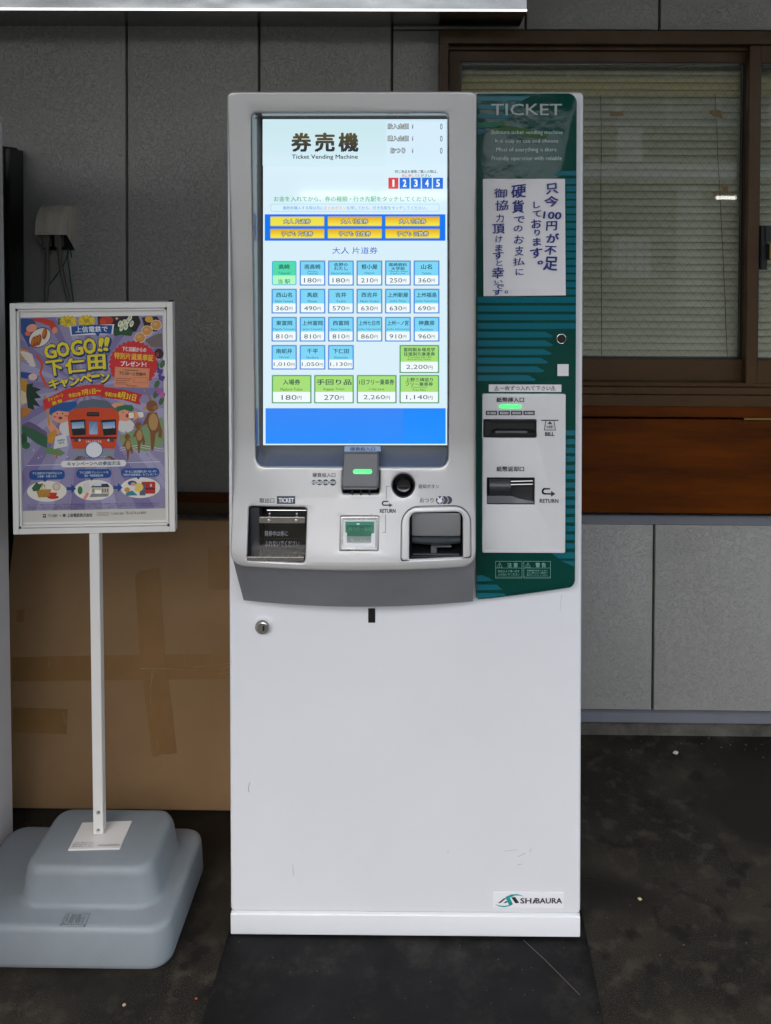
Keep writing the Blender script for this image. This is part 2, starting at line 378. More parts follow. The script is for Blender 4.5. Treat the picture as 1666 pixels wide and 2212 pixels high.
class Print:
    """flat print laid on a surface: coloured shapes and lettering, each layer a hair above the last"""
    def __init__(s, frame, conv, y=None, yf=None, step=.00025):
        s.f, s.conv, s.y, s.yf, s.step = frame, conv, y, yf, step; s.V, s.F, s.C = [], [], []
    def pt(s, u, v, layer):
        px, py = s.conv(u, v)
        if s.yf: x, y, z = s.f.surf(px, py, s.yf)
        else: y = s.y; x, z = s.f.hit(px, py, y)
        return (x, y - .0004 - layer * s.step, z)
    def add(s, pts, faces, col, layer, grad=None):
        b = len(s.V)
        if grad: v0 = min(p[1] for p in pts); v1 = max(p[1] for p in pts); g = lin(grad)
        c = lin(col)
        for u, v in pts:
            s.V.append(s.pt(u, v, layer))
            if grad: t = (v - v0) / max(v1 - v0, 1e-6); s.C.append(tuple(c[i] * (1 - t) + g[i] * t for i in range(3)))
            else: s.C.append(c)
        s.F += [tuple(b + i for i in f) for f in faces]
    def poly(s, pts, col, layer=1, grad=None): s.add(pts, [tuple(range(len(pts)))], col, layer, grad)
    def rect(s, x0, y0, x1, y1, col, layer=1, r=0, grad=None, ang=0):
        pts = rr(x0, y0, x1, y1, r, 4)() if r else [(x0, y0), (x1, y0), (x1, y1), (x0, y1)]
        s.poly(s.rot(pts, (x0 + x1) / 2, (y0 + y1) / 2, ang), col, layer, grad)
    @staticmethod
    def rot(pts, cx, cy, a):
        if not a: return pts
        c, q = math.cos(R(a)), math.sin(R(a))
        return [(cx + (x - cx) * c - (y - cy) * q, cy + (x - cx) * q + (y - cy) * c) for x, y in pts]
    def ell(s, cx, cy, rx, ry, col, layer=1, n=24, ang=0, grad=None):
        s.poly(s.rot([(cx + rx * math.cos(2 * math.pi * k / n), cy + ry * math.sin(2 * math.pi * k / n)) for k in range(n)], cx, cy, ang), col, layer, grad)
    def line(s, pts, wd, col, layer=1):
        for (x0, y0), (x1, y1) in zip(pts, pts[1:]):
            d = math.hypot(x1 - x0, y1 - y0) or 1; nx, ny = -(y1 - y0) / d * wd / 2, (x1 - x0) / d * wd / 2; ex, ey = (x1 - x0) / d * wd / 2, (y1 - y0) / d * wd / 2
            s.poly([(x0 - ex + nx, y0 - ey + ny), (x1 + ex + nx, y1 + ey + ny), (x1 + ex - nx, y1 + ey - ny), (x0 - ex - nx, y0 - ey - ny)], col, layer)
    def outline(s, x0, y0, x1, y1, wd, col, layer=1): s.line([(x0, y0), (x1, y0), (x1, y1), (x0, y1), (x0, y0)], wd, col, layer)
    def text(s, t, x0, y0, x1, y1, col, layer=2, bold=0.0, ang=0, grad=None, shear=0, edge=None, ew=.05):
        if edge is not None: s.text(t, x0, y0, x1, y1, edge, layer - 1, bold + ew, ang, None, shear)
        V, F = glyphs(t)
        if not V: return
        if bold > .045: offs = [(math.cos(R(45 * k)), math.sin(R(45 * k))) for k in range(8)]
        elif bold > 0: offs = [(1, .5), (-1, .5), (0, -1), (1, -.6), (-1, -.6)]
        else: offs = [(0, 0)]
        a0 = min(v[0] for v in V); a1 = max(v[0] for v in V); b0 = min(v[1] for v in V); b1 = max(v[1] for v in V)
        W_, H_ = max(a1 - a0, 1e-6), max(b1 - b0, 1e-6)
        pts = [(x0 + (p - a0) / W_ * (x1 - x0) + shear * (q - b0) / H_ * (y1 - y0), y1 - (q - b0) / H_ * (y1 - y0)) for p, q in V]
        kx, ky = bold * (x1 - x0) / W_ * 1.15, bold * (y1 - y0) / H_ * 1.15
        for i, (ox, oy_) in enumerate(offs):
            q_ = [(u + ox * kx, v + oy_ * ky) for u, v in pts]
            s.add(s.rot(q_, (x0 + x1) / 2, (y0 + y1) / 2, ang), F, col, layer + .1 * i, grad)
    def flush(s, name, m, parent):
        o = s.build(name, m, None); o.parent = parent; s.V, s.F, s.C = [], [], []; return o
    def build(s, name, m, parent):
        me = bpy.data.meshes.new(name); me.from_pydata(s.V, [], s.F)
        a = me.color_attributes.new('Col', 'FLOAT_COLOR', 'POINT')
        a.data.foreach_set('color', np.array([(*c, 1) for c in s.C], dtype=np.float32).ravel())
        if m == 'poster_print': s.C = [tuple(v ** 1.15 for v in c) for c in s.C]
        a.data.foreach_set('color', np.array([(*c, 1) for c in s.C], dtype=np.float32).ravel())
        me.materials.append(M[m]); me.validate()
        o = bpy.data.objects.new(name, me); link(o, parent)
        if parent is not None and parent.get('_abs'): o.location = -Vector(parent['_abs'])
        return o

def zc(x0, y0, sx, sy=None):      # enlarged-view pixels -> photo pixels (1666 wide)
    sy = sy or sx
    return lambda u, v: ((x0 + u / sx) / 1.8085, (y0 + v / sy) / 1.8085)
G1 = zc(980, 400, 2.0317); G2 = zc(980, 980, 2.0317); G3 = zc(880, 1720, 1.6333)
G4 = zc(1800, 330, 2.542); G5 = zc(1800, 1150, 1.828); G6 = zc(0, 1150, 2.2806); G8 = zc(1800, 3350, 3.029)
G9 = zc(100, 760, 5.028); GD = lambda u, v: (u, v)

# ================================================================== SETTING
def struct(name, bm, m, smooth=0):
    o = obj(name, bm, m, None, smooth); o['kind'] = 'structure'; return o
struct('floor', B(-4, -1.0, -.06, 4.5, 2.6, 0), 'floor')
M['paving'] = mat('paving', (.10, .098, .09), .85, var=(4, .3), bump=(90, .3, .003))
struct('street', B(-30, -45, -.10, 30, -1.004, -.02), 'paving')

# ---- station wall
SY = 2.22
def wx(px, y=SY): return W.hit(px, 440, y)[0]
def wz(py, y=SY, px=1400): return W.hit(px, py, y)[1]
wall = root('station_wall', 'grey textured siding wall of the station office behind the ticket machine', 'wall', (0, 2.24, 0))
JX = [wx(274), wx(559), wx(845), wx(1135), wx(1421)]
step = (JX[4] - JX[0]) / 4
JX = [JX[0] - step * k for k in (7, 6, 5, 4, 3, 2, 1)] + [JX[0] + step * k for k in range(12)]
ZWT, ZST, ZSB, ZTB, ZC = wz(66), wz(1133), wz(1534), wz(1112), wz(1557)
WL = wx(948)
def panel(x0, x1, z0, z1):
    obj('siding_panel', plate(rr(x0 + .003, z0, x1 - .003, z1, .0012, 2), y=SY, depth=.016, bev=.003, seg=2), 'siding', wall)
for a, b_ in zip(JX, JX[1:]):
    if b_ <= WL: panel(a, b_, ZSB, 3.1)
    elif a < WL:
        panel(a, WL + .002, ZSB, ZWT - .002); panel(a, b_, ZWT + .002, 3.1); panel(WL + .006, b_, ZSB, ZST)
    else:
        panel(a, b_, ZWT + .002, 3.1); panel(a, b_, ZSB, ZST)
obj('wall_core', BS([(-2.6, SY + .016, ZC - .01, WL, 2.36, 3.1), (WL, SY + .016, ZWT, 4.4, 2.36, 3.1), (WL, SY + .016, ZC - .01, 4.4, 2.36, wz(878))]), M['frame_dark'], wall, 0)
obj('base_flashing', BS([(-2.6, SY - .012, wz(1556), 4.4, SY + .016, wz(1536))], .002), 'trim_grey', wall)
obj('concrete_base', B(-2.6, SY + .013, -.02, 4.4, 2.36, ZC - .002, bev=.004), 'conc', wall)
obj('counter_trim', B(WL, SY - .006, wz(1131), 4.4, SY + .015, wz(1112), bev=.0015), 'trim_grey', wall)
room = root('office_room', 'dark office interior seen only between the blind slats', 'room', (1.5, 3.2, 0))
obj('room_wall', BS([(-.2, 3.9, 0, 4.4, 3.95, 3), (-.25, 2.37, 0, -.2, 3.95, 3), (4.4, 2.37, 0, 4.45, 3.95, 3), (-.25, 2.37, 3.0, 4.45, 3.95, 3.05), (-.25, 2.37, -.05, 4.45, 3.95, 0)]), mat('room_paint', (.12, .11, .10), .8), room, 0)

# ---- window (part of the wall): frame, two sashes with wired panes
FY = 2.185
fx = lambda px, y=FY: W.hit(px, 440, y)[0]
fz = lambda py, y=FY: W.hit(1300, py, y)[1]
win = obj('window_frame', BS([
    (fx(948), FY, fz(94), 3.4, 2.33, fz(66)),                       # head
    (fx(948), FY, fz(826), fx(967), 2.33, fz(94) - .0005),          # left jamb
    (fx(948), FY + .03, fz(103), 3.4, 2.33, fz(94) - .001),
], .0012), 'frame_brown', wall)
tag(win, 'bronze brown aluminium frame of the sliding window')
obj('sill', BS([(fx(948), FY - .012, fz(877), 3.4, 2.33, fz(851)), (fx(948), FY - .002, fz(850), 3.4, 2.33, fz(836)),
                (fx(948), FY + .010, fz(835), 3.4, 2.33, fz(828))], .001), 'frame_brown', win).location = (0, 0, 0)
def strips(x0, x1, z0, z1, y, ang, sp=.0250, wd=.0005):
    bm = bmesh.new(); t = math.tan(R(ang)); L = (z1 - z0) / abs(t)
    k = math.floor((x0 - L) / sp) * sp
    while k < x1 + L:
        # line x = k + (z - z0)/t ; clip to the pane
        za, zb = (x0 - k) * t + z0, (x1 - k) * t + z0
        lo, hi = max(min(za, zb), z0), min(max(za, zb), z1)
        if hi - lo > .004:
            xa, xb = k + (lo - z0) / t, k + (hi - z0) / t
            h = wd / 2 / math.sin(R(abs(ang)))
            v = [bm.verts.new(p) for p in ((xa - h, y, lo), (xa + h, y, lo), (xb + h, y, hi), (xb - h, y, hi))]
            bm.faces.new(v)
        k += sp
    return bm
def sash(x0, x1, z0, z1, gx0, gx1, gz0, gz1, y, y2, name='sash'):
    bm = BS([(x0, y, z0, gx0, y2, z1), (gx1, y, z0, x1, y2, z1), (gx0, y, gz1, gx1, y2, z1), (gx0, y, z0, gx1, y2, gz0)], .0012)
    s = obj(name, bm, 'frame_brown', wall)
    obj('gasket', BS([(gx0, y + .006, gz0, gx0 + .004, y2 - .004, gz1), (gx1 - .004, y + .006, gz0, gx1, y2 - .004, gz1), (gx0, y + .006, gz1 - .004, gx1, y2 - .004, gz1), (gx0, y + .006, gz0, gx1, y2 - .004, gz0 + .004)]), 'black', s, 0).location = (0, 0, 0)
    ym = (y + y2) / 2
    obj('window_pane', B(gx0 + .002, ym - .003, gz0 + .002, gx1 - .002, ym + .003, gz1 - .002), 'glass', s, 0).location = (0, 0, 0)
    wm = strips(gx0 + .003, gx1 - .003, gz0 + .003, gz1 - .003, ym + .006, 52)
    w2 = strips(gx0 + .003, gx1 - .003, gz0 + .003, gz1 - .003, ym + .0065, -52)
    me = bpy.data.meshes.new('tmp'); w2.to_mesh(me); w2.free(); wm.from_mesh(me)
    g = obj('wire_mesh', wm, 'wire', s, 0); g.location = (0, 0, 0); g['kind'] = 'stuff'
    return s
Y1 = 2.232; Y2 = 2.200
sx = lambda px: W.hit(px, 440, Y1)[0]; sz = lambda py: W.hit(1300, py, Y1)[1]
sash(sx(969), sx(1640), sz(826), sz(103), sx(993), sx(1607), sz(775), sz(134), Y1, Y1 + .026)
sx2 = lambda px: W.hit(px, 440, Y2)[0]; sz2 = lambda py: W.hit(1620, py, Y2)[1]
s2 = sash(sx2(1616), sx2(1616) + .86, sz2(836), sz2(97), sx2(1640), sx2(1616) + .83, sz2(778), sz2(136), Y2, Y2 + .026)
lx, lz = W.hit(1651, 535, Y2 - .004)
obj('window_latch', BS([(lx - .008, Y2 - .006, lz - .055, lx + .008, Y2 + .02, lz + .055), (lx + .0, Y2 - .012, lz + .015, lx + .04, Y2 - .004, lz + .055), (lx + .004, Y2 - .02, lz - .03, lx + .03, Y2 - .006, lz + .01)], .002), 'black', s2).location = (0, 0, 0)
obj('latch_lever', B(lx + .006, Y2 - .028, lz - .028, lx + .02, Y2 - .02, lz + .012, bev=.002), 'brass', s2).location = (0, 0, 0)
# tape scraps left on the pane
for pts in ([(2384, 436), (2436, 434), (2437, 452), (2385, 454)], [(2775, 430), (2815, 431), (2826, 464), (2800, 456), (2776, 444)], [(2822, 728), (2846, 726), (2845, 756), (2823, 757)], [(2785, 747), (2820, 744), (2818, 754), (2788, 757)]):
    q_ = [W.hit(u / 1.8085, v / 1.8085, Y1 + .0085) for u, v in pts]
    bm = loft([[(x, Y1 + .0085, z) for x, z in q_], [(x, Y1 + .0092, z) for x, z in q_]], True, True)
    obj('tape_scrap', bm, mat('tape_residue', (.17, .115, .05), .7), wall, 0)

# ---- venetian blind inside
blind = root('venetian_blind', 'beige venetian blind closed behind the wired window glass', 'blind', (1.3, 2.3, wz(134)))
bx0, bx1 = W.hit(975, 440, 2.29)[0], W.hit(1960, 440, 2.29)[0]
zt, zb = W.hit(1300, 138, 2.29)[1], W.hit(1300, 800, 2.29)[1]
bm = bmesh.new(); n = 7; Lp = []
for e in (bx0, bx1):
    Lp.append([(e, .0105 * math.cos(R(60)) * (2 * k / (n - 1) - 1) - .0022 * (1 - (2 * k / (n - 1) - 1) ** 2) , -.0118 * math.sin(R(60)) * (1 - 2 * k / (n - 1)) ) for k in range(n)])
loft(Lp, closed=False, bm=bm); solidify(bm, geom=bm.faces[:], thickness=.0004)
slat0 = obj('slat', bm, 'blind', blind)
pitch = 15.55 * 2.29 / FPX
k = 0; z = zt
while z > zb:
    o = slat0 if k == 0 else slat0.copy()
    if k: link(o, blind)
    o.location = -Vector(blind['_abs']) + Vector((0, 2.29, z)); o.rotation_euler = (random.uniform(-.004, .004), random.uniform(-.0006, .0006), 0)
    z -= pitch; k += 1
for px0, px1 in ((1545, 1572), (1298, 1300)):
    a = W.hit(px0, 205, 2.275); c = W.hit(px1, 775, 2.275)
    pts = [(a[0] + (c[0] - a[0]) * t / 9 + random.uniform(-.001, .001), 2.275, a[1] + (c[1] - a[1]) * t / 9) for t in range(10)]
    obj('lift_cord', tube(pts, .0008, 5), M['frame_dark'], blind)

# ---- fold-down wooden counter
ctr = root('wooden_counter', 'varnished orange wooden fold-down counter hanging under the office window', 'counter', (1.2, 2.2, .6))
CYY = 2.165
cz = lambda py: W.hit(1450, py, CYY)[1]
cx0 = fx(1000)
obj('counter_edge', B(cx0, CYY, cz(901), 3.4, 2.219, cz(879), bev=.002), 'wood', ctr)
obj('drop_panel', B(cx0, CYY + .004, cz(1110), 3.4, CYY + .026, cz(907), bev=.002), 'wood', ctr)
for px in (1638, 1210):
    hx = W.hit(px, 904, CYY)[0]
    obj('hinge', tube([(hx - .035, CYY + .001, cz(904)), (hx + .035, CYY + .001, cz(904))], .0035, 10), 'brass', ctr)
bat = root('wooden_batten', 'old brown wooden batten on the wall just above the cardboard carton', 'batten', (-.6, 2.2, .6))
z0, z1 = W.hit(440, 1112, 2.19)[1], W.hit(440, 1084, 2.19)[1]
obj('batten_face', B(-1.2, 2.19, z0, -.02, 2.219, z1, bev=.0015), 'wood_old', bat)
obj('batten_cap', B(-1.2, 2.183, z1 + .0005, -.02, 2.219, z1 + .016, bev=.002), 'wood', bat)

# ---- stainless hood
HY = 2.028
hood = root('stainless_hood', 'polished stainless steel hood above the ticket machine at the top edge', 'hood', (-.5, 2.2, 1.8))
hx1, hz0 = W.hit(1138, 24, HY)
obj('fascia', B(-1.9, HY, hz0, hx1, HY + .003, hz0 + .17, bev=.0008), 'hoodsteel', hood)
obj('underside', B(-1.9, HY + .0032, hz0 + .001, hx1 - .0002, SY - .001, hz0 + .004), 'hoodunder', hood)
obj('end_plate', B(hx1 - .003, HY + .0032, hz0 + .0042, hx1 - .0001, SY - .001, hz0 + .17), 'hoodsteel', hood)
obj('top_plate', B(-1.9, HY + .0032, hz0 + .165, hx1 - .0032, SY - .001, hz0 + .169), 'hoodsteel', hood)
obj('bottom_lip', B(-1.9, HY - .003, hz0 - .0015, hx1 + .001, HY - .0002, hz0 + .004, bev=.001), 'chrome', hood)

# ================================================================== SURROUNDINGS behind the viewer (building shows in the glass, canopy shapes the light)
CE, CZ = -.3, 2.36  # unseen roof, edge and height set for how much sky reaches in
can = root('shading_canopy', 'unseen canopy roof over the station floor, sized to shape the light', 'canopy', (0, 0, 3.0))
obj('canopy_roof', B(-6, CE, CZ, 2.3, 2.6, CZ + .04), 'roofmetal', can, 0)
for x in (-2.2, 0.0, 2.15): obj('canopy_beam', B(x, CE + .02, CZ + .041, x + .08, 2.2, CZ + .14), 'roofmetal', can, 0)
side = root('side_wall', 'plain dark end wall of the waiting area', 'wall', (-4, 0, 0))
obj('wall_panel', B(-4.05, -.95, 0, -4.0, 2.6, CZ - .002), mat('end_wall_paint', (.22, .21, .2), .7), side, 0)
opp = root('opposite_building', 'pale building with white posts across the street', 'building', (0, -6.5, 0))
obj('wall', B(-9, -6.6, 0, 9, -6.5, 2.32), M['pale'], opp, 0)
obj('upper_panel', B(-9, -6.6, 2.321, 9, -6.5, 3.03), mat('upper_panel', (.42, .42, .43), .6), opp, 0)
obj('pillar', B(2.2, -6.49, 1.89, 2.5, -6.42, 2.31), mat('pillar', (.68, .68, .7), .6), opp, 0)
obj('beam', B(-9, -6.45, 2.72, 9, -6.35, 2.92), 'yellow', opp, 0)
obj('band', B(-9, -6.49, 1.68, 9, -6.40, 1.88), mat('white_band', (.75, .75, .77), .6), opp, 0)
for k in range(22): obj('post', B(-6.5 + k * .62, -6.48, 2.33, -6.5 + k * .62 + .075, -6.46, 3.03), mat('white_post', (.9, .9, .9), .6) if k == 0 else bpy.data.materials['white_post'], opp, 0)
obj('roof', B(-9, -9, 3.031, 9, -6.35, 3.07), 'roofmetal', opp, 0)
f = obj('window', B(2.1, -6.495, .40, 2.66, -6.44, 1.0), 'frame_brown', opp, 0)
obj('pane', B(2.14, -6.439, .44, 2.62, -6.43, .96), mat('bright_pane', (.85, .85, .86), .5), f, 0).location = (0, 0, 0)
for k in range(4): obj('window_bar', B(2.2 + k * .11, -6.43, .44, 2.215 + k * .11, -6.42, .96), 'frame_brown', f, 0).location = (0, 0, 0)
obj('door', B(2.95, -6.495, .1, 3.25, -6.45, 1.6), mat('door_grey', (.5, .5, .49), .6), opp, 0)
for x0_, x1_ in ((-1.5, -.72), (-.66, .1), (3.38, 3.85)):
    t_ = root('lamp_tube', '%s lit fluorescent tube in front of the building across the street' % ('left' if x0_ < -1 else 'middle' if x0_ < 1 else 'right'), 'lamp', ((x0_ + x1_) / 2, -6.3, 1.45), 'lit tubes across the street')
    obj('tube', tube([(x0_, -6.3, 1.45), (x1_, -6.3, 1.45)], .022, 10), 'tube', t_)

# ================================================================== TICKET MACHINE
MM = Matrix.Translation((-.06, 0, 0)) @ Matrix.Rotation(-.0048, 4, 'Y')
mf = Frame(MM)
mach = thing('ticket_machine', 'tall white ticket vending machine with a lit touch screen and green side panel', 'ticket machine', m=MM)
def H(px, py, y): return mf.hit(px, py, y)
BY = 1.60
xL = H(492.5, 800, BY)[0]; xR = H(1258.8, 800, BY)[0]
zTop = H(877, 199, BY)[1]; zDoorB = H(877, 1973, BY)[1]; zK1 = H(877, 1977, BY - .004)[1]; zK0 = H(877, 2022, BY - .004)[1]
print('machine', xL, xR, zTop, zDoorB, zK0)
obj('cabinet_body', B(xL + .004, BY + .036, zK0 + .001, xR - .004, 2.02, zTop - .004, bev=.004), 'white', mach)
obj('seam_gap', B(xL + .003, BY + .004, zK1 - .001, xR - .003, BY + .034, zDoorB + .002), mat('grimy_seam', (.16, .145, .12), .8, var=(30, .4)), mach, 0)
kick = obj('kick_plate', plate(rr(xL + .001, zK0, xR - .001, zK1, .002, 3), y=BY - .004, depth=.035, bev=.002), 'white', mach)

# console profile: brow leans out, screen zone sits back, deck comes forward
PZ = np.array([.60, .745, .76, .80, .85, .90, .94, 1.05, 1.2, 1.35, 1.45, 1.56]); PY_ = np.array([1.499, 1.499, 1.501, 1.5085, 1.5165, 1.5225, 1.5255, 1.5255, 1.520, 1.510, 1.502, 1.491])
cxL = H(497, 1215, 1.50)[0]; cxR = H(1028.3, 700, 1.51)[0]
def yf(x, z):
    t = (x - (cxL + cxR) / 2) / ((cxR - cxL) / 2)
    bow = .020 * max(0, 1 - t * t) * min(1, max(0, (.93 - z) / .18))
    return float(np.interp(z, PZ, PY_)) - bow
czT = H(760, 197, 1.491)[1]; czB = H(497, 1222, 1.499)[1]
def hs(conv, u, v): px, py = conv(u, v); return mf.surf(px, py, yf)
def hole(conv, u0, v0, u1, v1, r, grow=0):
    a = hs(conv, u0, v1); b_ = hs(conv, u1, v0); return (a[0] - grow, a[2] - grow, b_[0] + grow, b_[2] + grow, r)
sO = (H(552, 1008, 1.5225)[0], H(760, 1008, 1.523)[1], H(968.5, 600, 1.522)[0], H(760, 243, 1.495)[1])
hScreen = rr(*sO, (.016, .016, .009, .009))
oT = hole(G3, 138, 432, 520, 762, .005); hTicket = rr(*oT)
oC = hole(G3, 1172, 452, 1518, 762, (.003, .003, .013, .013)); hChange = rr(*oC)
bc = hs(G3, 1137, 287); rB = (hs(G3, 1207, 287)[0] - hs(G3, 1067, 287)[0]) / 2; hKnob = ell(bc[0], bc[2], rB, n=36)
oR = hole(G3, 740, 492, 972, 694, .003); hRet = rr(*oR)
oN = hole(G3, 744, 180, 988, 342, .004); hCoin = rr(oN[0] + .001, oN[1], oN[2] - .001, sO[1] - .0045, .003)
rows = [.76 + .012 * k for k in range(17)] + [1.0 + .05 * k for k in range(12)]
colsx = [cxL + (cxR - cxL) * k / 14 for k in range(1, 14)]
bm = plate(rr(cxL, czB, cxR, czT, (.024, .024, .011, .011), 6), [hScreen, hTicket, hChange, hKnob, hRet, hCoin], yf=yf, depth=.016, bev=.0035, seg=4, rows=rows, cols=colsx)
M['console'] = mat('console_silver', (.60, .59, .58), .40, .6, var=(6, .04), bump=(1200, .06, .0003))
front = obj('front_console', bm, 'console', mach)
tag(front, 'silvery white front console that curves forward at the bottom')
# shell behind the console front
sh = rr(cxL + .001, czB + .004, cxR - .001, czT - .0015, (.022, .022, .010, .010), 6)
P = sh()
obj('console_shell', loft([[(x, yf(x, z) + .012, z) for x, z in P], [(x, BY + .002, z) for x, z in P]]), 'console', mach)
# grey undercut below the deck
xs = [cxL + (cxR - cxL) * k / 24 for k in range(25)]
zU = H(760, 1296, 1.585)[1]
def under(f, s):       # f 0 top lip .. 1 bottom
    L = []
    for x in xs:
        t = (x - (cxL + cxR) / 2) / ((cxR - cxL) / 2)
        bow = .020 * (1 - t * t); xx = x + (1 - f) * 0 + f * (.004 if t < 0 else -.001) * abs(t) + (.0008 if t < 0 else -.0008) * abs(t)
        edge = max(0, abs(t) - .93) / .07
        yy = 1.504 + f * .078 - bow * (1 - .25 * f); zz = czB + .006 + edge ** 2 * .016 * (1 - f) - f * (czB - zU + .006) - f * .004 * (1 - t * t)
        L.append((xx, yy, zz))
    return L
ul = [under(f, 0) for f in (0, .05, .25, .5, .75, .95, 1)]
bm = loft(ul, closed=False)
bottom = ul[-1]; back = [(p[0], BY + .002, p[2] + .001) for p in bottom]
loft([bottom, back], closed=False, bm=bm)
for k in (0, -1):
    pl = [u[k] for u in ul] + [back[k], (ul[0][k][0], BY + .002, ul[0][k][2])]
    bm.faces.new([bm.verts.new(p) for p in pl])
obj('console_underside', bm, 'grey_plastic', mach, smooth=50)
sm = hs(G3, 938, 1020)
# door in front of the cabinet
dO = rr(xL, zDoorB, xR, zTop, (.008, .008, .009, .009), 5)
door = obj('front_door', plate(dO, y=BY, depth=.034, bev=.006, seg=4), 'white', mach)
tag(door, 'white steel front door panel')
lx, lz = H(*G3(243, 1180), BY)
lk = obj('door_lock', disc(lx, lz, BY - .0075, BY + .001, .0135, .0150), 'chrome', mach)
obj('lock_core', disc(lx + .0005, lz - .002, BY - .0095, BY - .0073, .0098), M['steel'], lk)
obj('keyhole', BS([(lx + .001, BY - .0104, lz - .006, lx + .004, BY - .0097, lz + .004)]), 'black', lk, 0)
a = H(*G3(913, 1163), BY); b_ = H(*G3(958, 1072), BY)
obj('sensor_slot', B(a[0], BY - .0012, a[1], b_[0], BY + .001, b_[1], bev=.0004), 'black', mach)

# ---- screen recess and screen
SYs = 1.563
s0 = H(568, 962, SYs); s1 = H(966.5, 257, SYs)
bm = bmesh.new()
o1 = rr(*sO, (.016, .016, .009, .009), 6)(.0008); i1 = rr(s0[0] - .004, s0[1] - .004, s1[0] + .004, s1[1] + .004, (.0015,) * 4, 6)(); i2 = rr(s0[0] - .0005, s0[1] - .0005, s1[0] + .0005, s1[1] + .0005, .001, 6)()
loft([[(x, yf(x, z) + .003, z) for x, z in o1], [(x, yf(x, z) + .010, z) for x, z in rr(*sO, (.016, .016, .009, .009), 6)(.0018)], [(x, SYs - .003, z) for x, z in i1], [(x, SYs + .001, z) for x, z in i2]], bm=bm)
obj('screen_recess', bm, 'recess', mach)
scr = obj('screen_panel', B(s0[0] - .001, SYs + .0005, s0[1] - .001, s1[0] + .001, SYs + .02, s1[1] + .001), 'black', mach, 0)
def SP(conv): return Print(mf, conv, y=SYs + .0006, step=.0002)
p = SP(GD)
p.rect(568.6, 257.6, 966, 961.6, (216, 239, 250), 0)
p.conv = G1
p.rect(95, 136, 1558, 500, (206, 233, 245), 1, grad=(214, 238, 250)); p.rect(108, 150, 1068, 512, (203, 232, 238), 2, grad=(212, 236, 246)); p.rect(1080, 155, 1545, 415, (215, 237, 252), 2)
for c_, x_ in (('券', 328), ('売', 514), ('機', 702)): p.text(c_, x_, 246, x_ + 148, 390, (92, 84, 46), 3, .034, grad=(38, 40, 52))
p.text('Ticket Vending Machine', 328, 415, 850, 458, (50, 58, 66), 3, .014)
for t, y, x0, x1 in (('投入金額', 170, 1088, 1252), ('購入金額', 266, 1088, 1252), ('おつり', 362, 1110, 1226)):
    p.text(t, x0, y, x1, y + 41, (225, 238, 238), 5, .0, edge=(48, 60, 60), ew=.07)
    p.text('¥', 1278, y + 2, 1292, y + 44, (50, 60, 60), 4); p.text('0', 1503, y - 2, 1522, y + 46, (20, 30, 30), 4)
p.text('同じ商品を複数ご購入の際は、', 1145, 537, 1482, 562, (60, 75, 75), 4, .01)
p.text('先に押して', 1200, 570, 1322, 596, (230, 80, 80), 4, .01); p.text('ください', 1326, 570, 1430, 596, (80, 90, 90), 4, .01)
for k, x in enumerate((1093, 1182, 1271, 1359, 1447)):
    p.rect(x, 598, x + 79, 686, (216, 62, 70) if k == 0 else (8, 112, 222), 3)
    p.text(str(k + 1), x + (33 if k == 0 else 27), 614, x + (47 if k == 0 else 52), 669, (245, 250, 255), 4, .006 if k == 0 else .03)
p.text('お金を入れてから、券の種類・行き先駅をタッチしてください。', 185, 745, 1465, 787, (48, 172, 92), 3, .006)
p.rect(158, 806, 1496, 866, (130, 198, 245), 2, r=14); p.rect(161, 809, 1493, 863, (216, 241, 251), 3, r=12)
p.text('複数枚購入する際は先に', 255, 823, 578, 852, (84, 148, 212), 4); p.text('まとめボタン', 584, 823, 756, 852, (245, 150, 100), 4); p.text('を押してから、行き先駅をタッチしてください。', 762, 823, 1396, 852, (84, 148, 212), 4)
p.rect(112, 888, 1545, 1098, (10, 118, 240), 2)
p.text('大人 片道券', 648, 1148, 1008, 1203, (36, 84, 205), 3)
p.conv = G2
p.rect(118, 1248, 1547, 1530, (46, 132, 246), 2, grad=(24, 138, 252)); p.rect(1212, 1248, 1547, 1530, (0, 134, 252), 3, grad=(10, 142, 255))  # left part coloured paler to stand for a reflection on the glass
sp_ = p.build('screen_image', 'screen', mach); sp_.parent = scr
def tab(x0, x1, y0, y1, t, tx0, tx1, hot):
    q = SP(G1)
    q.rect(x0, y0, x1, y1, (170, 170, 120), 4, r=6)
    q.rect(x0 + 4, y0 + 3, x1 - 4, y1 - 6, (236, 222, 62) if hot else (230, 168, 24), 5, r=6, grad=(240, 230, 80) if hot else (248, 236, 72))
    q.text(t, tx0, y0 + 21, tx1, y0 + 58, (245, 246, 225), 7, 0, edge=(66, 64, 40), ew=.085)
    q.build('fare_tab', 'screen', mach).parent = scr
for i, (x0, x1, a0, a1) in enumerate(((155, 586, 262, 475), (611, 1042, 718, 932), (1068, 1501, 1178, 1391))):
    w_ = ('片道券', '往復券', '回数券')[i]
    tab(x0, x1, 905, 984, '大人 ' + w_, a0, a1, i == 0); tab(x0, x1, 1003, 1081, '子ども ' + w_, a0 - 17, a1 + 20, False)
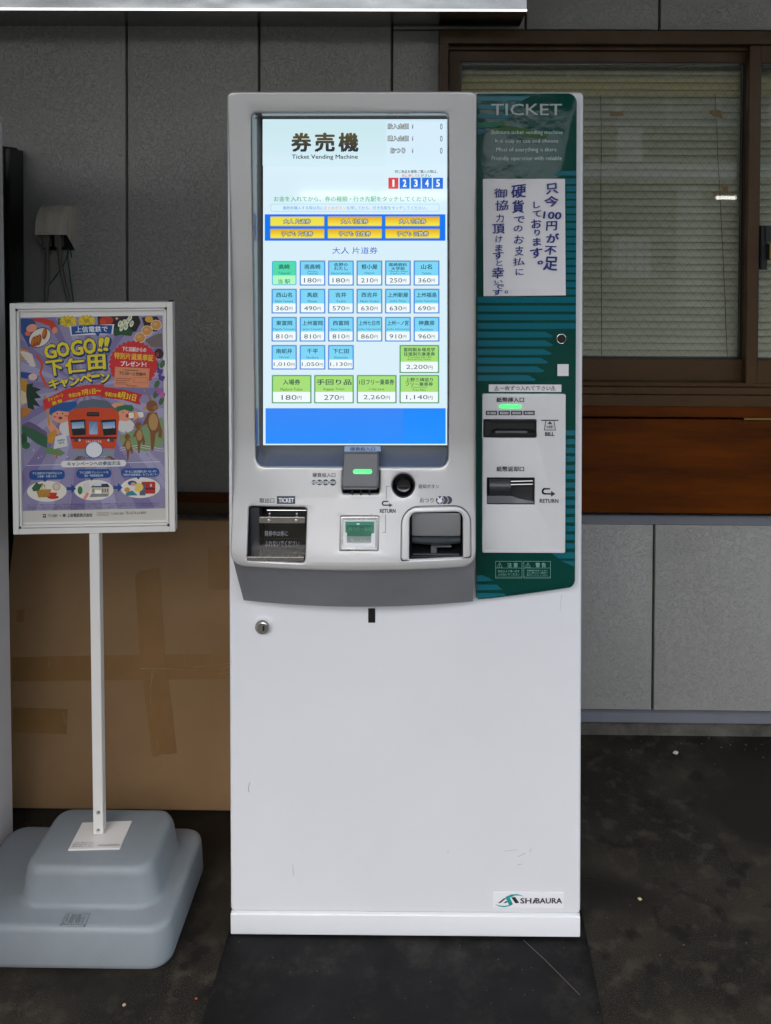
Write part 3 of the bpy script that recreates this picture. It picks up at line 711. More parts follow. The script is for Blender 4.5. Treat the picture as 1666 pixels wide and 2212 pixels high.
def tile(x0, y0, x1, y1, jp, ro, pr, col, edge, first=False):
    q = SP(G2); w_, h_ = x1 - x0, y1 - y0
    if not first: q.rect(x0, y0, x1, y1, (158, 176, 176), 3, grad=(150, 160, 160))
    q.rect(x0 + 4, y0 + 4, x1 - 4, y1 - 4, edge, 4, r=14)
    ys = y0 + h_ * .595
    q.rect(x0 + 11, y0 + 10, x1 - 11, ys, col, 5, r=8); q.rect(x0 + 11, ys - 12, x1 - 11, ys, col, 5.5)
    q.rect(x0 + 11, ys - 2, x1 - 11, y1 - 10, (176, 250, 196) if first else (240, 250, 252), 5, r=8); q.rect(x0 + 11, ys, x1 - 11, ys + 12, (176, 250, 196) if first else (240, 250, 252), 5.6)
    cx = (x0 + x1) / 2; dk = (26, 58, 74); nL = len(jp)
    if nL == 1:
        n_ = len(jp[0]); tw = min(w_ - 32, {2: 86, 3: 126, 4: 160, 5: 168}.get(n_, 280) if w_ < 250 else {3: 136, 5: 184}.get(n_, 276))
        q.text(jp[0], cx - tw / 2, y0 + h_ * .155, cx + tw / 2, y0 + h_ * .345, dk, 7, .013)
    else:
        for k, s_ in enumerate(jp):
            tw = min(w_ - 60, 36 * len(s_)) if w_ < 250 else min(w_ - 70, 36 * len(s_))
            q.text(s_, cx - tw / 2, y0 + h_ * (.10 + .155 * k), cx + tw / 2, y0 + h_ * (.235 + .155 * k), dk, 7, .013)
    for k, s_ in enumerate(ro):
        tw = min(w_ - 30, (11.2 if len(ro) == 1 else 10.5) * len(s_) + 8); y = y0 + h_ * (.455 if len(ro) == 1 else .40 + .085 * k)
        q.text(s_, cx - tw / 2, y, cx + tw / 2, y + h_ * (.095 if len(ro) == 1 else .07), (44, 98, 122) if edge[2] > 150 else (56, 104, 56), 7)
    if first: q.text(pr, cx - 48, y0 + h_ * .74, cx + 48, y0 + h_ * .92, (50, 110, 80), 7, .006)
    else:
        k_ = 1.2 if w_ > 250 else 1.0
        tw = (34 * len(pr.replace(',', '')) + 8 * pr.count(',') - 2) * k_; yw = 27 * k_; tot = tw + 6 + yw
        tot_max = w_ - 38; sc_ = min(1, tot_max / tot); tw *= sc_; yw *= sc_; tot *= sc_
        q.text(pr, cx - tot / 2, y0 + h_ * .70, cx - tot / 2 + tw, y0 + h_ * .875, (62, 72, 82), 7)
        q.text('円', cx + tot / 2 - yw, y0 + h_ * .735, cx + tot / 2, y0 + h_ * .87, (62, 72, 82), 7)
    q.build('ticket_button', 'screen', mach).parent = scr
CX_ = [(165, 368), (388, 594), (613, 820), (839, 1046), (1065, 1272), (1292, 1499)]; RY = [(75, 276), (299, 497), (522, 720), (745, 942)]
ST = [[(['高崎'], ['Takasaki'], '当 駅'), (['南高崎'], ['Minami', 'Takasaki'], '180'), (['佐野の', 'わたし'], ['Sanonowatashi'], '180'), (['根小屋'], ['Negoya'], '210'), (['高崎商科', '大学前'], ['Takasaki syoka', 'daigaku mae'], '250'), (['山名'], ['Yamana'], '360')],
      [(['西山名'], ['Nishi Yamana'], '360'), (['馬庭'], ['Maniwa'], '490'), (['吉井'], ['Yoshii'], '570'), (['西吉井'], ['Nishi Yoshii'], '630'), (['上州新屋'], ['Joshu Niiya'], '630'), (['上州福島'], ['Joshu Fukushima'], '690')],
      [(['東富岡'], ['Higashi Tomioka'], '810'), (['上州富岡'], ['Joshu Tomioka'], '810'), (['西富岡'], ['Nishi Tomioka'], '810'), (['上州七日市'], ['Joshu Nanokaichi'], '860'), (['上州一ノ宮'], ['Joshu Ichinomiya'], '910'), (['神農原'], ['Kanohara'], '960')],
      [(['南蛇井'], ['Nanjai'], '1,010'), (['千平'], ['Sendaira'], '1,050'), (['下仁田'], ['Shimonita'], '1,130')]]
for r_, row in enumerate(ST):
    for c_, (jp, ro, pr) in enumerate(row):
        f_ = (r_, c_) == (0, 0)
        tile(*(CX_[c_][0], RY[r_][0], CX_[c_][1], RY[r_][1]), jp, ro, pr, (82, 218, 172) if f_ else (126, 214, 246), (60, 170, 240) if f_ else (44, 138, 238), f_)
GC = (166, 222, 118); GE = (52, 160, 92)
tile(1180, 745, 1497, 970, ['富岡製糸場見学', '往復割引乗車券'], ['Tomioka Silk Mill', 'Round-trip ticket'], '2,200', GC, GE)
for (x0, x1), jp, ro, pr in zip(((167, 484), (503, 820), (841, 1159), (1180, 1497)), (['入場券'], ['手回り品'], ['1日フリー乗車券'], ['上野三碑巡り', 'フリー乗車券']), (['Platform Ticket'], ['Baggage Ticket'], ['1-day pass'], ['Kozukesanpi', 'Free Pass']), ('180', '270', '2,260', '1,140')):
    tile(x0, 983, x1, 1210, jp, ro, pr, GC, GE)

# ---- lettering on the console
INK = (58, 62, 70)
p = Print(mf, G3, yf=yf)
p.text('硬貨投入口', 558, 207, 703, 235, INK, 1, .012)
p.flush('lettering', 'print', front)
for x, r_, t in ((566, 15, '10'), (602, 18, '50'), (642, 19, '100'), (687, 21, '500')):
    p.ell(x, 268, r_, r_, INK, 1); p.text(t, x - r_ * .78, 268 - 9, x + r_ * .78, 268 + 9, (225, 228, 234), 2, .02); p.flush('coin_icon', 'print', front)
p.text('取出口', 220, 368, 314, 399, INK, 1, .014); p.flush('lettering', 'print', front)
p.rect(332, 355, 447, 405, INK, 1)
for k in range(6): p.rect(329, 358 + k * 8, 333, 362 + k * 8, INK, 1)
p.text('TICKET', 343, 368, 438, 395, (228, 230, 236), 2, .03); p.flush('ticket_icon', 'print', front)
for L in ([(1047, 293), (1028, 293), (1028, 376)], [(1024, 474), (1024, 587), (1005, 587)]): p.line(L, 2.6, INK, 1); p.flush('guide_line', 'print', front)
def uturn(q, x0, y0, x1, y1, col, wd):
    h = (y1 - y0); cy = y0 + h * .36; rad = h * .30
    arc = [(x0 + rad + (x1 - x0) * .0 - rad * math.sin(R(a)), cy + .0 - rad * math.cos(R(a))) for a in range(0, 181, 15)]
    q.line([(x0 + (x1 - x0) * .52, cy - rad)] + arc + [(x0 + (x1 - x0) * .72, cy + rad)], wd, col, 1)
    q.poly([(x0 + (x1 - x0) * .66, cy + rad - h * .34), (x1, cy + rad), (x0 + (x1 - x0) * .66, cy + rad + h * .34)], col, 1.4)
uturn(p, 1004, 387, 1069, 427, INK, 9); p.flush('arrow_icon', 'print', front)
p.text('RETURN', 988, 438, 1087, 462, INK, 1, .03); p.flush('lettering', 'print', front)
p.text('返却ボタン', 1233, 280, 1365, 307, INK, 1, .008); p.flush('lettering', 'print', front)
p.text('おつり', 1242, 367, 1330, 397, INK, 1, .012); p.flush('lettering', 'print', front)
for k, x in enumerate((1424, 1397, 1370)):
    if k < 2 or 1: p.ell(x, 381, 28, 28, (205, 208, 214), 1 + k * .6)
    p.ell(x, 381, 25, 26, INK, 1.3 + k * .6)
p.text('¥', 1355, 363, 1385, 399, (228, 230, 236), 3.4, .05)
p.flush('coin_icon', 'print', front)

# ---- ticket outlet
def cav(name, tup, y0, depth, m, parent, shrink=0):
    P0 = rr(*tup)(.0006); P1 = rr(*tup)(.002 + shrink)
    return obj(name, loft([[(x, y0(x, z) + .002, z) for x, z in P0], [(x, y0(x, z) + depth, z) for x, z in P1]], cap1=True), m, parent)
oc = cav('ticket_outlet', oT, yf, .055, 'cavity', mach, .004)
ymid = yf((oT[0] + oT[2]) / 2, (oT[1] + oT[3]) / 2)
fl0 = H(*G3(216, 716), ymid + .012); fl1 = H(*G3(518, 482), ymid + .014)
obj('acrylic_flap', B(fl0[0], ymid + .014, fl0[1], oT[2] - .002, ymid + .017, fl1[1], bev=.0006), 'acrylic', oc)
obj('flap_bar', B(fl0[0] + .001, ymid + .009, fl1[1] - .0115, oT[2] - .003, ymid + .0135, fl1[1] - .0005, bev=.001), 'steel', oc)
for u in (279, 452):
    x, z = H(*G3(u, 515), ymid + .008); obj('rivet', disc(x, z, ymid + .0065, ymid + .0093, .0022, .0028, 16), 'chrome', oc)
    x, z = H(*G3(u + 6, 466), ymid + .02); obj('rivet', disc(x, z, ymid + .018, ymid + .022, .0017, .002, 12), 'steel', oc)
obj('flap_rod', tube([(fl0[0] + .012, ymid + .024, fl1[1] + .006), (oT[2] - .003, ymid + .024, fl1[1] + .006)], .0015, 8), 'steel', oc)
p = Print(mf, G3, y=ymid + .0139)
p.text('発券中は券に', 252, 577, 400, 611, (150, 152, 156), 1, .004); p.text('ふれないでください', 254, 640, 474, 677, (150, 152, 156), 1, .004)
p.line([(222, 626), (514, 628)], 1.6, (70, 68, 64), .5); p.line([(224, 700), (508, 702)], 1.6, (80, 76, 70), .5)
p.build('flap_lettering', 'print', mach).parent = oc
obj('inner_wall', B(oT[0] + .001, ymid + .02, oT[1] + .003, fl0[0] - .001, ymid + .05, oT[3] - .004), M['dark_plastic'], oc)
lg = obj('outlet_ledge', B(oT[0] + .0015, yf(0, oT[1]) + .003 - .0, oT[1] + .0012, oT[2] - .0015, ymid + .04, oT[1] + .0085, bev=.001), M['steel'], oc)

# ---- coin slot housing: wedge that starts on the ledge and ends over the slot
cz0 = hs(G3, 866, 312); czz0 = cz0[2]
cwL, cwR = oN[0] + .0015, oN[2] - .0015
zb_k = H(*G3(866, 37), 1.5625)[1]; zf_t = H(*G3(866, 78), 1.518)[1]
prof = [(1.5625, zb_k), (1.518, zf_t), (1.499, czz0 + .024), (1.4905, czz0 + .009), (1.4925, czz0 + .004), (1.585, czz0 + .004), (1.585, zb_k)]
bm = loft([[(x, y, z) for y, z in prof] for x in (cwL, cwR)], True, True)
bmesh.ops.bevel(bm, geom=bm.edges[:], offset=.0028, segments=3, affect='EDGES', clamp_overlap=True)
ch = obj('coin_housing', bm, 'charcoal', mach, smooth=40)
tag(ch, 'charcoal coin slot hood with a green light bar')
l0 = H(*G3(814, 216), 1.512); l1 = H(*G3(938, 190), 1.512)
def ych(z):   # front face of the hood
    za, ya, zb_, yb = zf_t, 1.518, czz0 + .024, 1.499
    return ya + (yb - ya) * (za - z) / (za - zb_)
yy0 = ych(H(*G3(866, 203), 1.52)[1])
l0 = H(*G3(814, 216), yy0); l1 = H(*G3(938, 190), yy0)
bm = plate(rr(l0[0], l0[1], l1[0], l1[1], .004, 5), yf=lambda x, z: ych(z) - .0012, depth=.004, bev=.0008, rows=[(l0[1] + l1[1]) / 2])
led = obj('light_bar', bm, 'led', ch)
cs = obj('coin_slot', loft([[(x, yf(x, z) + .003, z) for x, z in rr(oN[0] + .0015, oN[1] + .0005, oN[2] - .0015, sO[1] - .005, .003)()], [(x, yf(x, z) + .03, z) for x, z in rr(oN[0] + .003, oN[1] + .002, oN[2] - .003, sO[1] - .007, .002)()]], cap1=True), 'cavity', mach)
for u in (812, 866, 920):
    x = H(*G3(u, 322), 1.51)[0]; obj('slot_fin', B(x - .0012, 1.506, czz0 - .009, x + .0012, 1.53, czz0 + .004, bev=.0004), 'dark_plastic', cs)
# paper strip on the ledge above the coin hood
def ontop(u, v):     # a point on the sloping top of the coin hood
    t = (v - 37) / 41; y = 1.5625 - .0445 * t - .0006; x, z = H(*G3(u, v), y); return (x, y, z)
bm = bmesh.new(); vv = [bm.verts.new(ontop(*q)) for q in ((760, 71), (994, 71), (992, 40), (762, 40))]
bm.faces.new(vv); solidify(bm, geom=bm.faces[:], thickness=.0004)
st = obj('coin_label', bm, mat('label_white', (.6, .6, .58), .5), mach, 0)
class Slope(Print):
    def pt(s, u, v, layer):
        x, y, z = ontop(u, v); return (x, y - .0008, z + .0006)
p = Slope(mf, G3, y=1.55); p.text('硬貨投入口', 797, 46, 957, 68, (30, 30, 32), 1, .01); p.build('label_lettering', 'print', mach).parent = st

# ---- coin return knob
kb = obj('return_button', loft([[(x, yf(x, z) + .001, z) for x, z in ell(bc[0], bc[2], rB - .0004, n=36)()], [(x, bc[1] + .012, z) for x, z in ell(bc[0], bc[2], rB * .80, n=36)()], [(x, bc[1] + .014, z) for x, z in ell(bc[0], bc[2], rB * .72, n=36)()]], cap1=True), 'black', mach)
rk = rB * .68; cxk, czk = bc[0] + .0005, bc[2] - .0005
obj('knob', loft([[(x, y, z) for x, z in ell(cxk, czk, r_, n=36)()] for r_, y in ((rk, bc[1] + .013), (rk, bc[1] + .001), (rk * .93, bc[1] - .0012), (rk * .85, bc[1] - .0002), (rk * .5, bc[1] + .0012), (rk * .1, bc[1] + .0016))], cap1=True), mat('knob_gloss', (.012, .012, .013), .12, coat=.6), kb)
ring = obj('button_rim', plate(ell(bc[0], bc[2], rB + .0016, n=36), [ell(bc[0], bc[2], rB - .0006, n=36)], yf=lambda x, z: yf(x, z) - .0008, depth=.004, bev=.0006, seg=2), 'dark_plastic', kb)

# ---- change-return push button
fb = obj('return_key', plate(rr(oR[0] - .0035, oR[1] - .0035, oR[2] + .0035, oR[3] + .0035, .003), [rr(oR[0] + .0075, oR[1] + .0075, oR[2] - .0075, oR[3] - .0075, .0015)], yf=lambda x, z: yf(x, z) - .002, depth=.012, bev=.003), M['steel'], mach)
obj('key_bezel', plate(rr(oR[0] + .0028, oR[1] + .0028, oR[2] - .0028, oR[3] - .0028, .002), [rr(oR[0] + .010, oR[1] + .010, oR[2] - .010, oR[3] - .010, .001)], yf=lambda x, z: yf(x, z) - .0026, depth=.010, bev=.001), 'white2', fb)
ky = yf((oR[0] + oR[2]) / 2, (oR[1] + oR[3]) / 2) - .0015
obj('key_back', B(oR[0] + .0085, ky + .004, oR[1] + .0085, oR[2] - .0085, ky + .012, oR[3] - .0085), 'charcoal', fb)
p = Print(mf, G3, y=ky)
p.rect(765, 515, 953, 662, (205, 208, 208), 0); p.rect(768, 519, 950, 611, (72, 150, 122), 1); p.rect(768, 562, 950, 611, (84, 160, 134), 1.5)
p.text('おつり・返却', 790, 550, 934, 577, (150, 200, 180), 2, .006); p.ell(849, 533, 11, 6, (205, 228, 220), 2); p.ell(810, 634, 8, 8, (235, 236, 238), 1)
p.text('取消', 860, 624, 895, 644, (225, 228, 230), 1.5)
for y_ in (616, 628, 648, 656): p.line([(768, y_), (950, y_ + 1)], 1.6, (150, 155, 158), 1)
p.build('key_face', 'gloss_print', mach).parent = fb
obj('key_cover', B(oR[0] + .0095, ky - .0035, oR[1] + .0095, oR[2] - .0095, ky - .0018, oR[3] - .0095, bev=.0006), glass('clear_cap', (.95, .97, .96), .06), fb)

# ---- change tray
ct = cav('change_tray', oC, yf, .06, 'cavity', mach, .003)
cyM = yf((oC[0] + oC[2]) / 2, (oC[1] + oC[3]) / 2)
gz = lambda v, y=cyM: H(*G3(1345, v), y)[1]
aw = rr(oC[0] - .0135, oC[1] - .0015, oC[2] + .0135, oC[3] + .0095, (.005, .005, .030, .030), 7)
obj('tray_gasket', plate(rr(oC[0] - .0142, oC[1] - .0022, oC[2] + .0142, oC[3] + .0102, (.005, .005, .030, .030), 7), [rr(oC[0] - .0128, oC[1] - .0008, oC[2] + .0128, oC[3] + .0088, (.005, .005, .029, .029), 7)], yf=lambda x, z: yf(x, z) - .0004, depth=.003, bev=.0002, seg=1), 'black', ct)
obj('tray_surround', plate(rr(oC[0] - .0122, oC[1] - .0004, oC[2] + .0122, oC[3] + .0084, (.004, .004, .028, .028), 7), [rr(oC[0] + .0004, oC[1] + .0004, oC[2] - .0004, oC[3] - .0004, (.003, .003, .013, .013), 7)], yf=lambda x, z: yf(x, z) - .0022, depth=.007, bev=.0018, seg=3), 'console', ct)
obj('tray_flap', plate(rr(oC[0] + .004, gz(636), oC[2] - .004, gz(487), .004), y=cyM + .017, depth=.003, bev=.0015), mat('flap_grey', (.26, .26, .265), .3, .3), ct)
nn = 14; L0, L1, L2 = [], [], []
for k in range(nn + 1):
    t = k / nn * 2 - 1; x = (oC[0] + oC[2]) / 2 + t * ((oC[2] - oC[0]) / 2 - .0045); bw = .007 * (1 - t * t)
    L0.append((x, cyM + .013 - bw, gz(640))); L1.append((x, cyM + .009 - bw, gz(655))); L2.append((x, cyM + .013 - bw, gz(674)))
bm = loft([L0, L1, L2], closed=False)
bk = [(x, cyM + .04, z) for x, y, z in L2]; bt = [(x, cyM + .04, z) for x, y, z in L0]
loft([bt, L0], closed=False, bm=bm); loft([L2, bk], closed=False, bm=bm)
obj('tray_lip', bm, mat('lip_blue_grey', (.05, .062, .07), .4, var=(60, .3)), ct)
obj('tray_latch', BS([(H(*G3(1312, 700), cyM)[0], cyM + .006, gz(732), H(*G3(1350, 700), cyM)[0], cyM + .02, gz(684)), (H(*G3(1312, 700), cyM)[0], cyM + .004, gz(690), H(*G3(1446, 700), cyM)[0], cyM + .012, gz(682))], .001), 'charcoal', ct)
obj('tray_sill', BS([(oC[0] + .002, cyM - .004, oC[1] + .0008, oC[2] - .002, cyM + .03, gz(744)), (oC[0] + .006, cyM + .002, gz(742), oC[2] - .006, cyM + .01, gz(733))], .0012), 'charcoal', ct)

# ---- green side panel with bill unit
GY = 1.584
def HG(conv, u, v, y=GY): return H(*conv(u, v), y)
gl = H(1029.5, 700, GY)[0]; gr = HG(G5, 822, 900)[0]; gt = HG(G4, 600, 88)[1]; gbl = HG(G5, 112, 2180)[1]; gbr = HG(G5, 815, 2092)[1]
rc = .0165; pts = [(gl, gbl + .004), (gl + .005, gbl)]
for k in range(9):      # slanted lower edge, then the rounded corner
    t = k / 8; pts.append((gl + .005 + (gr - rc - gl - .005) * t, gbl + (gbr - .002 - gbl) * (t ** 1.15)))
for k in range(1, 7):
    a_ = R(-80 + 80 * k / 6); pts.append((gr - rc + rc * math.cos(a_), gbr + rc * .85 + rc * math.sin(a_)))
for k in range(0, 7):
    a_ = R(90 * k / 6); pts.append((gr - rc + rc * math.cos(a_), gt - rc + rc * math.sin(a_)))
pts.append((gl, gt))
def gout(i=0.0):
    n_ = len(pts); out = []
    for k in range(n_):
        p0, p1, p2 = Vector(pts[k - 1]), Vector(pts[k]), Vector(pts[(k + 1) % n_])
        e1 = (p1 - p0).normalized(); e2 = (p2 - p1).normalized(); nn_ = (Vector((-e1.y, e1.x)) + Vector((-e2.y, e2.x))); nn_ /= max(nn_.length ** 2 / 2, .5)
        out.append((p1.x + nn_.x * i, p1.y + nn_.y * i))
    return out
bsl = (*HG(G5, 160, 1018), *HG(G5, 540, 888)); bsl = (bsl[0], bsl[1], bsl[2], bsl[3], .0025)
brt = (*HG(G5, 186, 1493), *HG(G5, 527, 1303)); brt = (brt[0], brt[1], brt[2], brt[3], .0015)
gp = obj('side_panel', plate(gout, y=GY, depth=.018, bev=.0012, seg=2), 'green', mach)
tag(gp, 'glossy dark green side panel with teal stripes')
TEAL = (0, 94, 108); p = Print(mf, G5, y=GY)
def bar(x0, x1, y0, y1, tip=0, col=TEAL, l=1):
    p.poly([(x0, y0), (x1 - tip, y0), (x1, (y0 + y1) / 2 + (y1 - y0) * .25), (x1 - tip * .3, y1), (x0, y1)] if tip else [(x0, y0), (x1, y0), (x1, y1), (x0, y1)], col, l)
for k, xe in enumerate((820, 820, 820, 820, 662, 662, 652, 628, 600, 540)):
    y = 18 + 62 * k; bar(120, xe, y, y + 42, 60 if k > 3 else 0)
for k in range(14): bar(752, 818, 970 + 62 * k, 1008 + 62 * k)
p.poly([(635, 1840), (815, 1840), (815, 1885), (700, 1885)], TEAL, 1); p.poly([(715, 1902), (813, 1902), (813, 1945)], TEAL, 1)
p.poly([(113, 2008), (150, 2004), (190, 2018), (235, 2044), (113, 2050)], TEAL, 1); p.poly([(113, 2070), (260, 2072), (296, 2108), (113, 2112)], TEAL, 1); p.poly([(113, 2130), (310, 2134), (326, 2150), (118, 2172)], TEAL, 1)
p.conv = G4
for k in range(16):
    y = 935 + 73.2 * k; bar(1048 if k else 830, 1144, y, y + 54)
p.poly([(925, 890), (1010, 862), (1144, 856), (1144, 905), (960, 905)], TEAL, 1)
for x1_, y0_, y1_ in ((690, 118, 162), (615, 200, 248), (540, 290, 338)): p.poly([(165, y0_), (x1_, y0_), (x1_ - 80, y1_), (165, y1_)], TEAL, 1)
p.poly([(165, 375), (450, 375), (390, 428), (165, 430)], (0, 96, 72), 1); p.poly([(165, 440), (300, 460), (170, 505)], (20, 92, 110), 1)
p.poly([(290, 440), (440, 400), (640, 440), (860, 500), (850, 535), (620, 520), (520, 470)], (42, 84, 32), 1)  # these upper shapes are partly stripes, partly reflections painted as print
p.flush('stripe_and_reflection_print', 'gloss_print', gp)['kind'] = 'stuff'
GT = (205, 215, 212)
p.text('TICKET', 305, 193, 1005, 307, (160, 168, 166), 3, .006); p.flush('title_lettering', 'gloss_print', gp)
for t, x0_, y0_, x1_, y1_ in (('Shibaura ticket vending machine', 300, 455, 1012, 506), ('It is easy to use and choose', 342, 541, 970, 590), ('Most of everything is there', 356, 626, 953, 678), ('Friendly operation with reliable', 307, 712, 1002, 766)):
    p.text(t, x0_, y0_, x1_, y1_, (190, 204, 196), 3)
p.flush('lettering', 'gloss_print', gp)
p.conv = G5
for x0_, x1_, t in ((250, 438, '注 意'), (451, 641, '警 告')):
    PC = (130, 182, 168)
    p.outline(x0_, 1905, x1_, 2024, 2.4, PC, 2); p.line([(x0_, 1953), (x1_, 1953)], 2, PC, 2); p.line([(x0_, 2016), (x1_, 2016)], 1.2, PC, 2)
    p.line([(x0_ + 10, 1948), (x0_ + 29, 1914), (x0_ + 48, 1948), (x0_ + 10, 1948)], 2, PC, 2); p.line([(x0_ + 29, 1925), (x0_ + 29, 1943)], 2.5, PC, 2)
    p.text(t, x0_ + 84, 1915, x0_ + 157, 1948, PC, 2, .012)
    if x0_ == 250: p.text('取出口より奥へ手を', 266, 1967, 420, 1984, (130, 182, 168), 2); p.text('入れないでください', 266, 1989, 420, 2008, (130, 182, 168), 2)
    else:
        for k, tt in enumerate(('感電事故を防ぐために', '水に濡らない場所に', '触れないようにしてください')): p.text(tt, 472, 1965 + 16 * k, 622, 1977 + 16 * k, (130, 182, 168), 2)
    p.flush('warning_label', 'gloss_print', gp)
x, z = HG(G5, 718, 313)
kl = obj('side_lock', plate(ell(x, z, .0088, n=28), [ell(x, z - .0006, .0074, n=28)], y=GY - .004, depth=.006, bev=.001), 'chrome', mach)
obj('lock_core', disc(x, z - .0006, GY - .003, GY + .002, .0073), 'black', kl)
a = HG(G5, 691, 582); b_ = HG(G5, 771, 498)
obj('small_sticker', B(a[0], GY - .0009, a[1], b_[0], GY - .0003, b_[1], bev=.0001), M['paper'], mach, 0)
a = HG(G5, 201, 695); b_ = HG(G5, 719, 644)
st = obj('notice_strip', B(a[0], GY - .0011, a[1], b_[0], GY - .0004, b_[1]), M['paper'], mach, 0)
p = Print(mf, G5, y=GY - .0012)
for x_ in (257, 661): p.line([(x_ - 15, 684), (x_, 655), (x_ + 15, 684), (x_ - 15, 684)], 3, (35, 35, 38), 1); p.line([(x_, 664), (x_, 680)], 3, (35, 35, 38), 1)
p.text('一枚ずつ入れて下さい', 280, 653, 642, 687, (40, 40, 44), 1, .006)
p.build('strip_lettering', 'print', mach).parent = st
a = HG(G5, 152, 1836); b_ = HG(G5, 748, 708)
M['bill'] = mat('bill_plate_paint', (.68, .68, .68), .36, var=(9, .1))
bp_ = obj('bill_unit_plate', plate(rr(a[0], a[1], b_[0], b_[1], .003), [rr(*bsl), rr(*brt)], y=GY - .006, depth=.0055, bev=.0015), 'bill', mach)
obj('plate_lip', B(a[0] + .002, GY - .0085, a[1] + .001, b_[0] - .002, GY - .0058, a[1] + .0055, bev=.0008), M['bill'], bp_)
def cav2(name, tup, depth):
    P0 = rr(*tup)(.0003); P1 = rr(*tup)(.0035)
    return obj(name, loft([[(x, GY - .0045, z) for x, z in P0], [(x, GY - .005 + .0008, z) for x, z in rr(*tup)(.001)], [(x, GY - .0015, z) for x, z in P1]], cap1=True), 'cavity', mach)
# the two bill openings are deep pockets behind the plate
def pocket(name, tup, d):
    P0 = rr(*tup)(.0003); P1 = rr(*tup)(.004)
    return obj(name, loft([[(x, GY - .004, z) for x, z in P0], [(x, GY - .004 + d, z) for x, z in P1]], cap1=True), 'cavity', mach)
ib = pocket('bill_slot', bsl, .0032); x0_, z0_ = HG(G5, 218, 1000); x1_, z1_ = HG(G5, 540, 902)
zz = lambda v, y=GY - .006: HG(G5, 350, v, y)[1]; xx = lambda u, y=GY - .006: HG(G5, u, 950, y)[0]
obj('slot_jaw', loft([[(xx(218), GY - .008, zz(1018)), (xx(538), GY - .008, zz(1018)), (xx(538), GY - .0085, zz(985)), (xx(218), GY - .0085, zz(985))], [(xx(240), GY - .003, zz(1000)), (xx(510), GY - .003, zz(1000)), (xx(510), GY - .003, zz(965)), (xx(240), GY - .003, zz(965))]], True), 'black', ib)
obj('slot_hood', B(xx(218), GY - .012, zz(905), xx(538), GY - .003, zz(890), bev=.001), 'black', ib)
obj('bill_guide', B(xx(247), GY - .0095, zz(987), xx(475), GY - .0086, zz(971), bev=.0003), M['charcoal'], ib)
l = obj('light_bar', plate(rr(*HG(G5, 273, 815, GY - .0065), *HG(G5, 436, 787, GY - .0065), .006, 6), y=GY - .0072, depth=.003, bev=.0008), 'led', bp_)
rb = pocket('bill_return_slot', brt, .0032)
yr = GY - .006
rx = lambda u: HG(G5, u, 1400, yr)[0]; rz = lambda v: HG(G5, 350, v, yr)[1]
obj('roller_cover', loft([[(rx(u), yr + .0022 - .008 * math.sin(R(180 * k / 8)), rz(1320 + (1437 - 1320) * k / 8)) for k in range(9)] for u in (205, 212, 348, 356)], closed=False), M['dark_plastic'], rb)
obj('return_chute', loft([[(rx(190), yr + .001, rz(1440)), (rx(360), yr + .0015, rz(1440)), (rx(420), yr + .002, rz(1462)), (rx(522), yr + .002, rz(1480))], [(rx(190), yr - .001, rz(1490)), (rx(360), yr - .001, rz(1490)), (rx(420), yr - .001, rz(1490)), (rx(522), yr - .001, rz(1490))]], closed=False), M['charcoal'], rb)
for v in (1335, 1358): obj('guide_rod', tube([(rx(358), yr - .0005, rz(v)), (rx(515), yr - .0005, rz(v - 4))], .0012, 8), 'steel', rb)
p = Print(mf, G5, y=GY - .0061)
IK = (48, 50, 54)
p.text('紙幣挿入口', 257, 735, 452, 770, IK, 1, .022); p.flush('lettering', 'print', bp_); p.text('紙幣返却口', 257, 1228, 452, 1264, IK, 1, .022); p.flush('lettering', 'print', bp_)
for x0_, t in ((180, '¥1000'), (270, '¥2000'), (359, '¥5000'), (448, '¥10000')):
    p.rect(x0_, 830, x0_ + 81, 862, IK, 1); p.text(t, x0_ + 10, 837, x0_ + 71, 856, (215, 216, 218), 2, .014); p.flush('note_value_label', 'print', bp_)
p.line([(578, 899), (695, 899)], 8, IK, 1); p.line([(608, 905), (597, 968), (677, 968), (666, 905)], 5, IK, 1); p.poly([(620, 925), (638, 905), (654, 925)], IK, 1)
p.line([(610, 940), (660, 952)], 3.5, IK, 1); p.line([(612, 954), (662, 938)], 3.5, IK, 1); p.line([(637, 930), (637, 960)], 3.5, IK, 1); p.line([(650, 930), (650, 958)], 3, IK, 1)
p.flush('bill_icon', 'print', bp_)
p.text('BILL', 604, 984, 668, 1010, IK, 1, .03); p.flush('lettering', 'print', bp_); uturn(p, 585, 1384, 677, 1444, IK, 11); p.flush('arrow_icon', 'print', bp_); p.text('RETURN', 565, 1461, 697, 1488, IK, 1, .02); p.flush('lettering', 'print', bp_)

# ---- small scuffs on the door
p = Print(mf, GD, y=BY - .0001)
for pts_, w_ in ((((540, 1690), (537, 1700), (538, 1710)), 1.3), (((633, 1868), (634, 1890)), .8), (((1213, 1285), (1210, 1320)), .5), (((1090, 1838), (1118, 1835)), .6), (((1120, 1850), (1135, 1843)), .9), (((1145, 1840), (1148, 1832)), .8), (((1118, 1868), (1128, 1866)), .8), (((968, 1836), (968, 1842)), .7)): p.line(pts_, w_, (160, 160, 162), .2)
p.flush('scuff_mark', 'print', door)['kind'] = 'stuff'
